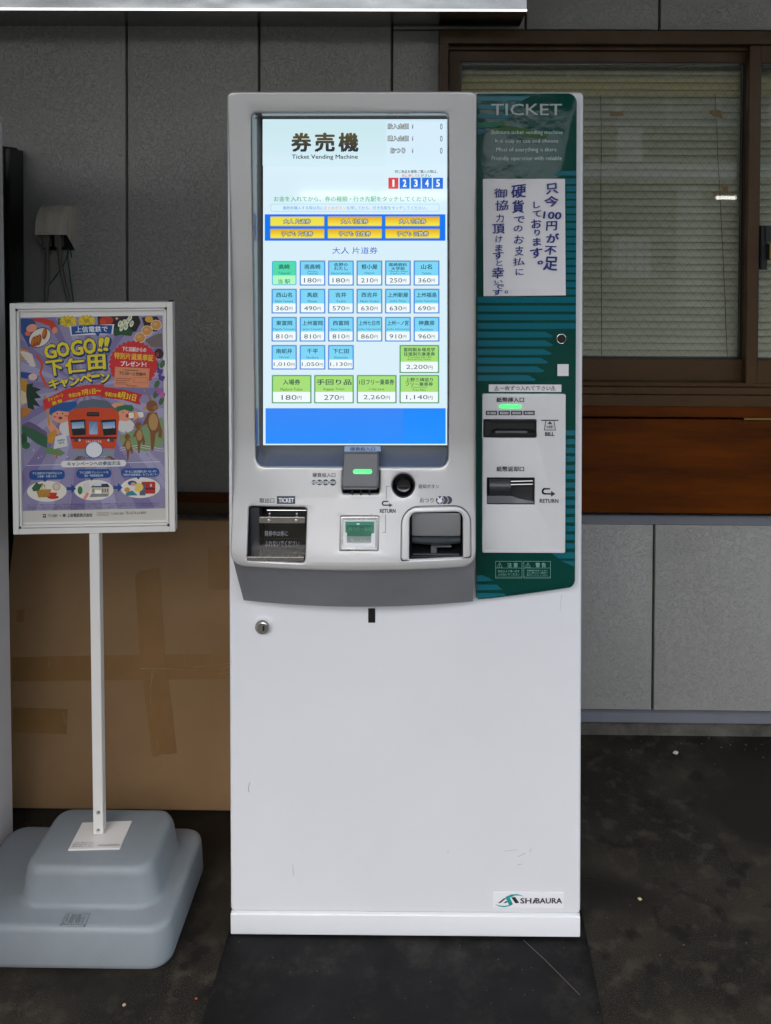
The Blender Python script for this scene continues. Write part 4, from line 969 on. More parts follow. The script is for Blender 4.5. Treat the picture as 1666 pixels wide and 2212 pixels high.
# ---- maker's sticker on the door
a = H(*G8(380, 590), BY); b_ = H(*G8(1217, 412), BY)
sk = obj('maker_sticker', B(a[0], BY - .0009, a[1], b_[0], BY - .0002, b_[1]), mat('sticker_white', (.80, .79, .82), .4), mach, 0)
p = Print(mf, G8, y=BY - .0009)
TQ = (10, 150, 148); BK = (38, 38, 44)
p.poly([(440, 536), (515, 478), (545, 478), (470, 536)], (70, 66, 72), 1); p.poly([(505, 536), (540, 508), (560, 520), (535, 536)], (90, 86, 92), 1)
p.poly([(598, 468), (645, 464), (692, 534), (648, 538)], BK, 1)
p.poly([(530, 462), (600, 432), (660, 428), (700, 436), (748, 456), (690, 446), (640, 446), (582, 470), (612, 540), (575, 560), (555, 520)], TQ, 2)
p.poly([(405, 542), (450, 562), (520, 568), (575, 556), (600, 530), (622, 545), (590, 566), (520, 584), (450, 574)], TQ, 2)
p.text('SH', 708, 478, 835, 540, BK, 1, .02); p.text('i', 852, 478, 868, 540, BK, 1, .02, shear=.4); p.text('BAURA', 888, 478, 1198, 540, BK, 1, .02)
p.build('sticker_logo', 'print', mach).parent = sk

# ================================================================== handwritten notice
NY = GY - .0022
note = root('paper_notice', 'white paper notice with blue handwriting taped to the green side panel', 'notice', (.16, NY, 1.2))
def wsurf(conv, u, v, y): px, py = conv(u, v); x, z = W.hit(px, py, y); return x, z
bm = bmesh.new(); NXs, NZs = 8, 12; grid = []
for j in range(NZs + 1):
    for i in range(NXs + 1):
        s_, t_ = i / NXs, j / NZs
        u = (220 + (1036 - 220) * s_) * (1 - t_) + (228 + (1043 - 228) * s_) * t_; v = 937 * (1 - t_) + (2102 - 9 * s_) * t_
        x, z = wsurf(G4, u, v, NY); grid.append(bm.verts.new((x, NY - .0005 * math.sin(3.1 * t_) * math.sin(3.1 * s_) - (.0015 * t_ ** 6 if s_ > .3 else 0), z)))
for j in range(NZs):
    for i in range(NXs): k = j * (NXs + 1) + i; bm.faces.new((grid[k], grid[k + 1], grid[k + NXs + 2], grid[k + NXs + 1]))
solidify(bm, geom=bm.faces[:], thickness=.0002)
sheet = obj('sheet', bm, 'paper', note, smooth=60)
p = Print(W, G4, y=NY - .0022)
BL = (10, 28, 118)
hand = [('只', 845, 985, 962, 1085), ('今', 830, 1110, 965, 1212), ('100', 820, 1265, 995, 1335), ('円', 848, 1360, 950, 1448), ('が', 853, 1480, 975, 1570), ('不', 830, 1605, 943, 1690), ('足', 820, 1712, 955, 1845),
        ('し', 722, 1165, 785, 1228), ('て', 715, 1255, 795, 1315), ('お', 703, 1340, 800, 1425), ('り', 732, 1440, 786, 1500), ('ま', 720, 1525, 795, 1600), ('す', 693, 1625, 810, 1720), ('。', 765, 1750, 815, 1786),
        ('硬', 497, 1000, 640, 1125), ('貨', 512, 1150, 625, 1275), ('で', 530, 1310, 635, 1375), ('の', 527, 1400, 615, 1460), ('お', 527, 1500, 622, 1580), ('支', 535, 1605, 622, 1700), ('払', 520, 1720, 632, 1795), ('に', 545, 1830, 622, 1893),
        ('御', 332, 1035, 460, 1125), ('協', 337, 1150, 467, 1250), ('力', 352, 1285, 427, 1368), ('頂', 315, 1385, 435, 1480), ('け', 343, 1500, 408, 1570), ('ま', 343, 1590, 410, 1655), ('す', 322, 1660, 425, 1735), ('と', 350, 1745, 412, 1800), ('幸', 307, 1815, 422, 1925), ('い', 335, 1943, 415, 1975), ('で', 325, 1984, 425, 2030), ('す', 315, 2036, 410, 2092), ('。', 435, 2045, 468, 2075)]
for i, (c, x0_, y0_, x1_, y1_) in enumerate(hand):
    b_ = .022 if i < 14 else (.017 if 14 <= i < 16 or i in (25, 27, 28, 30, 33) else .009)
    p.text(c, x0_, y0_, x1_, y1_, BL, 1, b_, ang=random.uniform(-7, 3), shear=random.uniform(0, .14))
nl = p.build('handwriting', 'print', note); nl.parent = note; nl.location = -Vector(note['_abs'])
for (u0, v0, u1, v1) in ((475, 925, 800, 985), (495, 2025, 745, 2098)):
    a = wsurf(G4, u0, v1, NY); c = wsurf(G4, u1, v0, NY)
    obj('clear_tape', B(a[0], NY - .0034, a[1], c[0], NY - .0030, c[1]), M['tapeclear'], note, 0)

# ================================================================== steel plate under the machine
pl = root('floor_plate', 'scuffed black steel plate lying on the floor under the ticket machine', 'plate', (-.06, 1.8, 0))
px0 = W.floor(432, 2195, .028)[0]; px1 = W.floor(1308, 2195, .028)[0]; pyF = W.floor(870, 2190, .028)[1]
zpl = W.hit(877, 2021, BY)[1] - .001
print('plate', px0, px1, pyF, zpl)
obj('steel_sheet', B(px0, pyF, .0005, px1, 2.06, zpl, bev=.0015), 'plate', pl)

P = [W.floor(*q, zpl) for q in ((1131, 2031), (1180, 2076), (1253, 2150))]
obj('scratch', tube([(x, y, zpl + .0002) for x, y in P], .0006, 5), mat('scratch_metal', (.09, .08, .07), .5), pl)
for (px_, py_), r_, nm, lab, cat, c_ in (((1460, 1628), .006, 'paper_scrap', 'crumpled white paper scrap on the floor near the base of the wall', 'litter', (.45, .44, .42)), ((1382, 1943), .0035, 'pebble', 'small pale yellow pebble on the floor right of the machine', 'pebble', (.45, .38, .2)), ((268, 2172), .003, 'pebble', 'small pinkish pebble on the floor in front of the grey weight', 'pebble', (.36, .26, .2)), ((424, 2158), .002, 'pebble', 'tiny red chip on the floor between the grey weight and the black plate', 'pebble', (.45, .04, .03))):
    fx_, fy_ = W.floor(px_, py_); bm = bmesh.new(); vs_ = bmesh.ops.create_icosphere(bm, subdivisions=2, radius=r_)['verts']
    for v in vs_: v.co = Vector((v.co.x * random.uniform(.8, 1.4), v.co.y * random.uniform(.7, 1.1), max(0, v.co.z * .6 + r_ * .4)))
    t_ = obj(nm, bm, mat(nm + '_' + cat, c_, .8), None, 0); t_.location = (fx_, fy_, 0); tag(t_, lab, cat)
# ================================================================== poster stand
PF = W.floor(212, 1806, .152); FOOT = Vector((PF[0], PF[1] + .009, .1525))
stand = root('poster_stand', 'white metal poster stand on a grey plastic weight to the left of the machine', 'sign stand', (FOOT.x, FOOT.y, 0))
PM = Matrix.Translation(FOOT) @ Matrix.Rotation(.045, 4, 'Z') @ Matrix.Rotation(-.0105, 4, 'Y')
pf = Frame(PM); PLM = Matrix.Translation((-FOOT.x, -FOOT.y, 0)) @ PM
def sobj(name, bm, m, smooth=35, parent=None):
    if parent is None: return obj(name, bm, m, stand, smooth, matrix=PLM)
    o = obj(name, bm, m, None, smooth); o.parent = parent; return o
def PHt(u, v, y=-.009): px, py = G6(u, v); return pf.hit(px, py, y)
fxL = (PHt(88, 88)[0] + PHt(115, 2148)[0]) / 2; fxR = (PHt(1535, 60)[0] + PHt(1562, 2108)[0]) / 2
fzT = (PHt(88, 88)[1] + PHt(1535, 60)[1]) / 2; fzB = (PHt(115, 2148)[1] + PHt(1562, 2108)[1]) / 2
print('frame', fxL, fxR, fzT, fzB, FOOT)
bwid = .0108
sobj('frame_bar', B(fxL, -.009, fzB, fxL + bwid, .009, fzT, bev=.0008), 'cream'); sobj('frame_bar', B(fxR - bwid, -.009, fzB, fxR, .009, fzT, bev=.0008), 'cream')
sobj('frame_bar', B(fxL + bwid + .0002, -.009, fzT - bwid, fxR - bwid - .0002, .009, fzT, bev=.0008), 'cream'); sobj('frame_bar', B(fxL + bwid + .0002, -.009, fzB, fxR - bwid - .0002, .009, fzB + bwid, bev=.0008), 'cream')
for x in (fxL + .002, fxR - .009): sobj('end_cap', B(x, -.008, fzT, x + .0085, .008, fzT + .002, bev=.0006), 'black')
ix0, ix1, iz0, iz1 = fxL + bwid + .0015, fxR - bwid - .0015, fzB + bwid + .0015, fzT - bwid - .0015
for a in ((ix0, iz0, ix0 + .0035, iz1), (ix1 - .0035, iz0, ix1, iz1), (ix0 + .0037, iz1 - .0035, ix1 - .0037, iz1), (ix0 + .0037, iz0, ix1 - .0037, iz0 + .0035)):
    sobj('inner_rim', B(a[0], -.0075, a[1], a[2], -.002, a[3], bev=.0005), 'cream')
for (x, z) in ((ix0, iz0), (ix1, iz0), (ix0, iz1), (ix1, iz1)): sobj('corner_clip', B(x - .0025, -.0082, z - .0025, x + .0025, -.0078, z + .0025), 'dark_plastic')
sobj('backing_board', B(fxL + bwid, .001, fzB + bwid, fxR - bwid, .006, fzT - bwid), 'cream', 0)
sobj('poster_sheet', B(ix0 + .0036, -.0012, iz0 + .0036, ix1 - .0036, .0008, iz1 - .0036), mat('poster_paper', (.72, .70, .66), .45), 0)
# --- the printed poster
p = Print(pf, G6, y=-.0013, step=.00012)
VIO = (152, 146, 174)
p.poly([(183, 207), (1450, 187), (1475, 1905), (205, 1930)], VIO, 0)
quad = [(183, 207), (1450, 187), (1475, 1905), (205, 1930)]
cxp, cyp = 760, 830
def clipray(a):       # ray from the centre out to the sheet edge
    best = None; dx, dy = math.cos(R(a)), math.sin(R(a))
    for (x0_, y0_), (x1_, y1_) in zip(quad, quad[1:] + quad[:1]):
        ex, ey = x1_ - x0_, y1_ - y0_; den = dx * ey - dy * ex
        if abs(den) < 1e-9: continue
        t = ((x0_ - cxp) * ey - (y0_ - cyp) * ex) / den; s_ = ((x0_ - cxp) * dy - (y0_ - cyp) * dx) / den
        if t > 0 and -.001 <= s_ <= 1.001 and (best is None or t < best): best = t
    return (cxp + dx * best, cyp + dy * best)
for a in range(0, 360, 15):
    p.poly([(cxp, cyp), clipray(a), clipray(a + 7)], (170, 164, 192) if a % 30 else (134, 124, 164), .5)
# scenery and food round the title
p.poly([(186, 215), (300, 215), (340, 300), (330, 420), (260, 470), (190, 340)], (50, 84, 140), 1)
p.poly([(300, 212), (400, 210), (480, 240), (512, 300), (500, 360), (470, 340), (440, 280), (360, 250), (300, 240)], (196, 70, 58), 1.2); p.ell(490, 320, 24, 30, (224, 150, 120), 1.4)
p.ell(355, 385, 112, 82, (40, 78, 130), 1.5, ang=-35); p.ell(357, 385, 103, 74, (222, 214, 200), 1.7, ang=-35)
for x_, y_ in ((300, 425), (325, 415), (350, 405), (400, 350)): p.ell(x_, y_, 22, 52, (168, 96, 30), 2, ang=10); p.ell(x_ - 5, y_ - 8, 9, 34, (200, 128, 52), 2.2, ang=10)
p.ell(285, 300, 50, 34, (226, 160, 130), 1.8, ang=-20); p.ell(250, 350, 26, 20, (214, 110, 90), 1.9)
for cx_, cy_ in ((610, 240), (775, 235)):
    for k in range(12): a = 30 * k; p.ell(cx_ + 45 * math.cos(R(a)), cy_ + 22 * math.sin(R(a)), 34, 17, (222, 196, 58) if k % 2 else (206, 174, 40), 1 + .05 * k, ang=a, n=14)
    p.ell(cx_, cy_, 26, 18, (170, 160, 60), 2)
p.poly([(520, 215), (560, 210), (540, 260), (515, 275)], (70, 110, 60), 1); 
p.poly([(870, 196), (1235, 190), (1255, 250), (1215, 330), (1100, 350), (880, 300)], (38, 34, 40), 1)
p.ell(950, 232, 62, 38, (190, 60, 40), 1.5); p.ell(920, 250, 30, 26, (206, 84, 56), 1.7); p.ell(1042, 215, 34, 22, (72, 44, 38), 2); p.text('✚', 1030, 203, 1056, 226, (214, 190, 160), 2.2)
p.poly([(1010, 320), (1040, 290), (1090, 330), (1150, 300), (1190, 330), (1170, 372), (1080, 360), (1020, 372)], (44, 92, 54), 1.8)
for k, (x_, y_) in enumerate(((1070, 262), (1105, 250), (1140, 238), (1175, 262), (1125, 290), (1085, 300), (1160, 210))): p.ell(x_, y_, 17, 30, (220, 220, 200), 2 + .1 * k, ang=20); p.ell(x_, y_ - 4, 8, 15, (160, 186, 130), 2.8, ang=20)
p.poly([(1265, 205), (1400, 195), (1445, 260), (1400, 330), (1300, 330)], (44, 40, 48), 1); p.ell(1330, 222, 36, 28, (214, 168, 60), 1.4)
p.line([(1447, 212), (1190, 400)], 4, (210, 190, 150), 1.6)
for x_, y_ in ((1393, 272), (1312, 322), (1250, 385)): p.ell(x_, y_, 50, 46, (226, 214, 200), 1.8); p.ell(x_, y_, 45, 41, (206, 152, 84), 2); p.ell(x_ - 8, y_ - 8, 20, 14, (220, 172, 106), 2.2)
p.poly([(1290, 405), (1410, 350), (1448, 345), (1450, 470), (1350, 470)], (124, 112, 108), 1.2); p.ell(1418, 528, 42, 46, (66, 46, 48), 1.4); p.ell(1405, 535, 14, 20, (140, 70, 70), 1.6)
p.poly([(186, 480), (260, 500), (235, 570), (190, 590)], (206, 140, 64), 1)
for k in range(5): p.ell(235 + k * 14, 530 + k * 24, 62 - k * 8, 18, (214, 204, 190), 1.2 + k * .1, ang=16)
p.poly([(310, 530), (340, 540), (385, 600), (390, 640), (370, 700), (400, 760), (450, 845), (420, 830), (380, 770), (352, 700), (368, 640), (360, 600)], (208, 84, 40), 1.6)
p.poly([(186, 690), (280, 700), (345, 730), (335, 770), (240, 750), (186, 740)], (52, 84, 146), 1); p.ell(295, 735, 40, 30, (222, 190, 180), 1.3)
p.poly([(186, 745), (240, 770), (270, 830), (230, 870), (186, 850)], (196, 148, 60), 1.1); p.poly([(186, 850), (240, 880), (250, 960), (186, 990)], (214, 196, 160), 1.1); p.poly([(188, 1010), (250, 1000), (280, 1050), (190, 1110)], (188, 128, 56), 1.1)
p.poly([(240, 800), (300, 790), (290, 820), (372, 845), (320, 870), (370, 920), (310, 930), (362, 1000), (300, 985), (310, 1030), (250, 1010), (235, 900)], (34, 66, 48), 1.5)
p.poly([(195, 1160), (260, 1130), (330, 1165), (415, 1225), (425, 1260), (330, 1230), (260, 1200)], (112, 96, 128), 1); p.poly([(195, 1165), (300, 1200), (425, 1265), (420, 1370), (330, 1330), (200, 1230)], (62, 106, 78), 1.3)
p.ell(215, 1290, 30, 60, (48, 92, 60), 1.5); p.ell(235, 1345, 36, 32, (58, 110, 66), 1.6)
p.poly([(1060, 1260), (1180, 1220), (1450, 1090), (1462, 1340), (1300, 1400), (1100, 1360)], (134, 160, 116), 1); p.line([(1070, 1370), (1250, 1340), (1460, 1380)], 5, (214, 210, 205), 1.3); p.line([(1070, 1390), (1250, 1360), (1460, 1400)], 4, (214, 210, 205), 1.3)
for x_, y_, c_ in ((1425, 680, (104, 70, 140)), (1440, 740, (90, 70, 150)), (1420, 860, (170, 96, 160)), (1445, 890, (186, 110, 170))):
    for k in range(6): p.ell(x_ + 16 * math.cos(k), y_ + 18 * math.sin(k * 1.7), 15, 15, c_, 1.5 + .05 * k, n=10)
for x_, y_ in ((1395, 640), (1400, 800), (1440, 950), (1390, 890), (1450, 620)): p.ell(x_, y_, 22, 38, (74, 112, 72), 1.2, ang=25, n=12)
# blue banner and title
p.poly([(622, 282), (1020, 265), (1008, 352), (634, 366)], (225, 225, 230), 2); p.poly([(636, 285), (820, 270), (1004, 274), (994, 352), (820, 345), (642, 360)], (30, 84, 150), 2.4); p.poly([(850, 345), (895, 345), (875, 378)], (30, 84, 150), 2.4)
p.text('上信電鉄で', 676, 284, 960, 336, (232, 234, 238), 3, .014, ang=-1.5)
YL, NV = (226, 208, 44), (34, 66, 120)
for c_, x0_, y0_, x1_, y1_, a_ in (('G', 402, 450, 500, 568, -9), ('O', 514, 428, 616, 552, -7), ('G', 638, 412, 736, 540, -7), ('O', 750, 394, 852, 526, -7), ('!', 886, 388, 914, 506, 8), ('!', 938, 382, 966, 500, 8),
                                   ('下', 418, 590, 560, 722, -7), ('仁', 588, 570, 758, 700, -5), ('田', 790, 540, 938, 668, -4), ('キ', 440, 752, 524, 838, -10), ('ャ', 540, 752, 608, 822, -9), ('ン', 624, 734, 710, 808, -8), ('ペ', 716, 712, 816, 784, -8), ('ー', 818, 720, 888, 736, -8), ('ン', 900, 700, 978, 780, -8)):
    p.text(c_, x0_ + 5, y0_ + 7, x1_ + 7, y1_ + 9, NV, 3.6, .075, ang=a_); p.text(c_, x0_, y0_, x1_, y1_, NV, 4.4, .07, ang=a_); p.text(c_, x0_, y0_, x1_, y1_, YL, 5, .035, ang=a_)
RED = (206, 56, 58)
p.poly([(1190 + (212 + (8 if k % 2 else -8)) * math.cos(R(k * 6)), 622 + (206 + (8 if k % 2 else -8)) * math.sin(R(k * 6))) for k in range(60)], RED, 2)
p.text('下仁田駅からの', 1090, 470, 1305, 510, (238, 232, 230), 3, .02, ang=3); p.text('特別片道乗車証', 1022, 527, 1368, 583, (232, 196, 74), 3, .025, ang=4); p.text('プレゼント!', 1078, 596, 1305, 640, (238, 232, 230), 3, .03, ang=2)
p.poly([(1028, 645), (1335, 660), (1325, 832), (1018, 820)], (222, 150, 112), 3); p.text('下仁田―上信線内', 1060, 690, 1300, 720, (60, 44, 44), 4, .02, ang=3)
for k in range(4): p.line([(1034, 748 + k * 16), (1034 + (140, 120, 90, 110)[k], 751 + k * 16)], 4, (120, 80, 66), 4)
p.outline(1196, 740, 1316, 786, 2, (130, 80, 60), 4); p.line([(1110, 672), (1230, 678)], 7, (90, 110, 80), 4); p.line([(1130, 812), (1222, 816)], 5, (120, 80, 66), 4)
p.poly([(385, 940), (600, 838), (780, 806), (928, 800), (926, 900), (780, 906), (600, 945), (398, 1030)], RED, 3); p.poly([(905, 820), (1100, 846), (1272, 892), (1240, 940), (1256, 985), (1100, 940), (900, 915)], (196, 50, 56), 3.2)
p.poly([(392, 900), (412, 900), (452, 1165), (436, 1172)], (200, 150, 60), 2.8)
p.text('キャンペーン', 426, 898, 568, 938, YL, 4, .015, ang=-20); p.text('期 間', 466, 945, 554, 975, YL, 4, .02, ang=-18)
p.text('令和7年', 612, 876, 724, 914, YL, 4, .02, ang=-8); p.text('7月1日〜', 730, 842, 900, 888, YL, 4, .03, ang=-5); p.text('令和7年', 935, 872, 1046, 914, YL, 4, .02, ang=9); p.text('8月31日', 1052, 878, 1214, 936, YL, 4, .03, ang=12)
# children, calves and the train
SK = (226, 160, 130)
p.ell(600, 1190, 70, 70, (214, 212, 208), 2.4); p.ell(545, 1085, 82, 60, SK, 2.6); p.poly([(440, 1060), (450, 1005), (520, 965), (600, 960), (685, 950), (690, 990), (640, 1030), (600, 1045), (520, 1035), (470, 1060), (465, 1080)], (40, 96, 156), 2.8)
for x_ in (512, 560): p.ell(x_, 1062, 7, 6, (70, 40, 40), 3, n=10)
p.ell(540, 1100, 20, 12, (150, 50, 50), 3, n=12); p.ell(492, 1090, 16, 10, (216, 110, 96), 2.9, n=12); p.ell(590, 1080, 16, 10, (216, 110, 96), 2.9, n=12)
p.poly([(415, 1130), (450, 1120), (500, 1180), (545, 1220), (520, 1250), (450, 1220), (425, 1180)], SK, 2.5)
p.poly([(425, 1250), (490, 1200), (510, 1220), (470, 1330), (430, 1320)], (206, 150, 54), 2.9); p.poly([(495, 1265), (590, 1240), (606, 1350), (480, 1378)], (216, 214, 214), 3); p.text('SHIMO', 514, 1290, 580, 1308, (70, 110, 90), 3.3, .02, ang=-8); p.text('NITA', 526, 1313, 576, 1331, (70, 110, 90), 3.3, .02, ang=-8)
p.ell(1120, 1170, 80, 60, (214, 212, 208), 2.2); p.ell(1115, 1075, 66, 55, SK, 2.6); p.poly([(1030, 1040), (1040, 1000), (1110, 985), (1180, 985), (1196, 1020), (1170, 1045), (1110, 1025), (1065, 1040), (1050, 1070)], (52, 120, 80), 2.8); p.ell(1050, 985, 62, 22, SK, 2.7, ang=-10)
p.ell(1135, 1080, 14, 18, (170, 60, 56), 3, n=12); p.rect(1150, 1050, 1280, 1098, (226, 222, 214), 3.2, r=12, ang=-4); p.rect(1196, 1048, 1208, 1100, (210, 160, 60), 3.4); p.poly([(1185, 1130), (1245, 1090), (1220, 1040), (1190, 1040), (1196, 1100)], SK, 3.3)
for x_ in (1098, 1150): p.ell(x_, 1050, 6, 5, (70, 40, 40), 3, n=10)
BR, BR2 = (136, 92, 52), (184, 148, 98)
for cx_, cy_, s_ in ((1370, 1110, 1.0), (1245, 1240, .62), (1145, 1330, .52)):
    p.poly([(cx_ + s_ * a, cy_ + s_ * b) for a, b in ((-50, -60), (30, -60), (52, 20), (80, 110), (72, 170), (40, 160), (45, 110), (20, 130), (0, 280), (-22, 280), (-30, 120), (-62, 40), (-98, 60), (-90, 30))], BR, 2.6)
    p.ell(cx_ - 2 * s_, cy_ + 25 * s_, 42 * s_, 76 * s_, BR2, 2.8); p.ell(cx_ - 15 * s_, cy_ - 115 * s_, 50 * s_, 52 * s_, BR, 2.9); p.ell(cx_ + 18 * s_, cy_ - 100 * s_, 26 * s_, 20 * s_, (156, 112, 74), 3)
    p.poly([(cx_ - 34 * s_, cy_ - 160 * s_), (cx_ - 56 * s_, cy_ - 240 * s_), (cx_ - 12 * s_, cy_ - 175 * s_)], (150, 126, 80), 2.7); p.ell(cx_ - 70 * s_, cy_ - 95 * s_, 24 * s_, 14 * s_, (196, 150, 70), 2.7)
OR = (206, 82, 40)
p.poly([(640, 1040), (690, 985), (720, 950), (840, 930), (960, 950), (1000, 990), (1040, 1030)], (104, 112, 124), 3.4); p.line([(790, 935), (800, 915), (880, 912), (890, 930)], 5, (150, 150, 156), 3.4)
p.poly([(604, 1090), (622, 1045), (680, 1018), (840, 1008), (1000, 1015), (1052, 1040), (1066, 1085), (1050, 1250), (1028, 1372), (655, 1374), (620, 1250)], OR, 3.6)
p.rect(776, 1048, 886, 1086, (36, 32, 36), 4, r=8); p.text('JOSHIN', 790, 1058, 872, 1076, (120, 112, 112), 4.3)
for x0_, x1_ in ((628, 766), (904, 1040)):
    p.poly([(x0_, 1120), (x1_ - 4, 1112), (x1_, 1250), (x0_ + 22, 1258)], (38, 38, 44), 4); p.poly([(x0_ + 10, 1140), (x1_ - 14, 1132), (x1_ - 12, 1190), (x0_ + 18, 1196)], (106, 150, 196), 4.4, grad=(190, 205, 220)); p.line([((x0_ + x1_) / 2 + 6, 1225), ((x0_ + x1_) / 2 + 34, 1185)], 5, (20, 20, 24), 4.6)
p.outline(770, 1120, 898, 1262, 3, (150, 56, 30), 4); p.rect(797, 1134, 872, 1246, (96, 140, 186), 4.4, r=8, grad=(170, 190, 210)); p.line([(815, 1230), (850, 1150)], 3, (200, 214, 226), 4.6)
p.rect(634, 1268, 1042, 1288, (104, 34, 44), 4)
for x_ in (680, 712, 968, 1000): p.ell(x_, 1298, 17, 17, (60, 56, 60), 4.2, n=14); p.ell(x_, 1298, 12, 12, (190, 196, 200) if x_ in (712, 968) else (90, 90, 96), 4.4, n=14)
p.poly([(664, 1376), (1026, 1376), (1010, 1440), (680, 1440)], (142, 152, 160), 3.8); p.poly([(700, 1440), (740, 1440), (700, 1474), (655, 1474)], (122, 94, 78), 3.4); p.poly([(950, 1440), (990, 1440), (1040, 1474), (1000, 1474)], (122, 94, 78), 3.4); p.line([(700, 1456), (1000, 1456)], 6, (120, 94, 82), 3.4)
p.ell(840, 1384, 80, 76, (38, 92, 160), 5, n=36); p.ell(840, 1384, 72, 68, (226, 226, 228), 5.3, n=36); p.text('くわしくはこちら', 770, 1300, 906, 1320, (228, 226, 222), 5, .03)
p.poly([(385, 1390), (440, 1360), (520, 1370), (585, 1415), (540, 1440), (430, 1420)], (112, 146, 96), 2); p.line([(500, 1400), (510, 1455)], 12, (180, 110, 50), 2.2)
random.seed(3)
for k in range(70):
    a, b = random.uniform(215, 1430), random.choice((random.uniform(360, 860), random.uniform(1380, 1470)))
    p.rect(a, b, a + 9, b + 8, random.choice(((214, 190, 60), (60, 130, 190), (214, 110, 110), (230, 230, 232), (90, 150, 90))), 1.05, ang=random.uniform(0, 60))
p.line([(240, 1524), (1430, 1490)], 4, (222, 220, 228), 2); p.rect(546, 1478, 1126, 1536, (228, 224, 216), 3, r=28, ang=-1); p.text('キャンペーンへの参加方法', 602, 1488, 1074, 1524, (46, 92, 140), 4, .025, ang=-1)
for x_ in ((345, 1420, 200, 1720), (660, 1540, 610, 1850), (990, 1540, 1050, 1840), (1310, 1410, 1470, 1660)): p.line([x_[:2], x_[2:]], 3, (170, 90, 130), 1.5)
for (x0_, y0_, x1_, y1_), t1, t2, ex, ey in (((262, 1563, 580, 1650), '下仁田町内で500円以上の', 'お食事・お買いもの', 420, 1754), ((682, 1556, 995, 1636), '下仁田駅でレシートを', '提示・特別乗車証引換', 838, 1742), ((1080, 1548, 1422, 1626), '下仁田駅からの', '「特別片道乗車証」をプレゼント!', 1252, 1722)):
    p.ell(ex, ey, 176, 92, (226, 220, 208), 2, n=40, ang=-1); p.rect(x0_, y0_, x1_, y1_, (30, 88, 150), 3, r=36, ang=-1); p.poly([(ex - 40, y1_ - 6), (ex + 6, y1_ - 6), (ex - 18, y1_ + 24)], (30, 88, 150), 3)
    p.text(t1, x0_ + 28, y0_ + 18, x1_ - 26, y0_ + 40, (214, 218, 226), 4, .01, ang=-1); p.text(t2, x0_ + (74 if len(t2) < 14 else 18), y0_ + 46, x1_ - (74 if len(t2) < 14 else 18), y0_ + 68, (214, 218, 226), 4, .01, ang=-1)
for x_, y_ in ((596, 1730), (1010, 1720)): p.poly([(x_, y_ - 14), (x_ + 42, y_ - 14), (x_ + 42, y_ - 42), (x_ + 84, y_), (x_ + 42, y_ + 42), (x_ + 42, y_ + 14), (x_, y_ + 14)], (40, 84, 150), 3)
p.poly([(322, 1740), (460, 1735), (440, 1806), (345, 1808)], (190, 144, 64), 3); p.poly([(285, 1725), (330, 1670), (350, 1690), (390, 1680), (350, 1745), (300, 1755)], (60, 110, 76), 3.2); p.poly([(372, 1745), (372, 1700), (402, 1690), (410, 1745), (400, 1745), (396, 1706), (382, 1710), (384, 1745)], (206, 170, 100), 3.4)
p.ell(505, 1712, 36, 34, (206, 170, 90), 3); p.ell(505, 1712, 27, 25, (206, 200, 190), 3.2); p.ell(475, 1806, 52, 16, (190, 60, 40), 3); p.poly([(440, 1765), (512, 1765), (500, 1806), (450, 1806)], (200, 66, 44), 3.2)
p.poly([(810, 1720), (840, 1690), (960, 1685), (982, 1716)], (52, 66, 92), 3); p.rect(820, 1716, 974, 1775, (206, 196, 170), 3); p.poly([(815, 1775), (978, 1775), (960, 1800), (800, 1806)], (150, 146, 150), 3); p.rect(835, 1672, 905, 1706, (214, 218, 222), 3.4); p.rect(850, 1742, 904, 1775, (240, 238, 225), 3.4)
for x_ in (826, 912, 934, 956): p.rect(x_, 1730, x_ + 12, 1762, (110, 120, 136), 3.5)
p.poly([(740, 1690), (790, 1665), (812, 1740), (765, 1775), (735, 1770)], (214, 210, 206), 3.6); p.ell(716, 1745, 22, 36, (74, 130, 76), 3); p.poly([(742, 1818), (775, 1762), (798, 1770), (770, 1822)], (224, 150, 124), 3.8)
p.rect(1262, 1668, 1385, 1775, (190, 58, 52), 3, r=10); p.rect(1262, 1724, 1385, 1738, (110, 34, 50), 3.3); p.rect(1340, 1688, 1356, 1712, (170, 200, 214), 3.4); p.rect(1246, 1690, 1298, 1790, (98, 108, 130), 3.4); p.ell(1235, 1718, 44, 38, (226, 200, 110), 3.5)
p.ell(1180, 1680, 40, 22, (46, 92, 150), 3.6); p.ell(1190, 1690, 22, 16, SK, 3.7); p.poly([(1160, 1700), (1210, 1705), (1200, 1750), (1165, 1750)], (222, 220, 216), 3.6); p.poly([(1120, 1770), (1180, 1745), (1230, 1790), (1190, 1790), (1130, 1795)], (70, 140, 150), 3.6); p.ell(1135, 1740, 24, 22, (206, 150, 60), 3.6)
fine = 'キャンペーン期間/令和7年7月1日〜令和7年8月31日 乗車証は下仁田駅にて有人時間内にお渡しします。レシートは当日分のみ有効です。'
for k, y_ in enumerate((1868, 1887, 1905)): p.text(fine[k * 9:] + fine[:(0, 18, 2)[k]], 242, y_ - 8 , (1430, 1425, 1080)[k], y_ + 6, (86, 80, 104), 3, ang=-.8)
p.poly([(205, 1930), (1475, 1905), (1476, 2008), (206, 2032)], (206, 202, 192), .3)
DK = (60, 60, 66)
p.text('下仁田町', 428, 1958, 516, 1984, DK, 3, .012, ang=-.8); p.text('×', 532, 1964, 546, 1978, DK, 3); p.rect(385, 1956, 412, 1988, (44, 44, 50), 3, r=5); p.ell(398, 1970, 8, 7, (210, 206, 196), 3.3, n=12); p.ell(574, 1968, 15, 15, (110, 108, 114), 3, n=14)
p.text('上信電鉄株式会社', 600, 1950, 826, 1982, DK, 3, .02, ang=-.8); p.outline(866, 1942, 972, 1970, 2, DK, 3); p.text('お問い合わせ', 876, 1948, 962, 1964, DK, 3.3, ang=-.8)
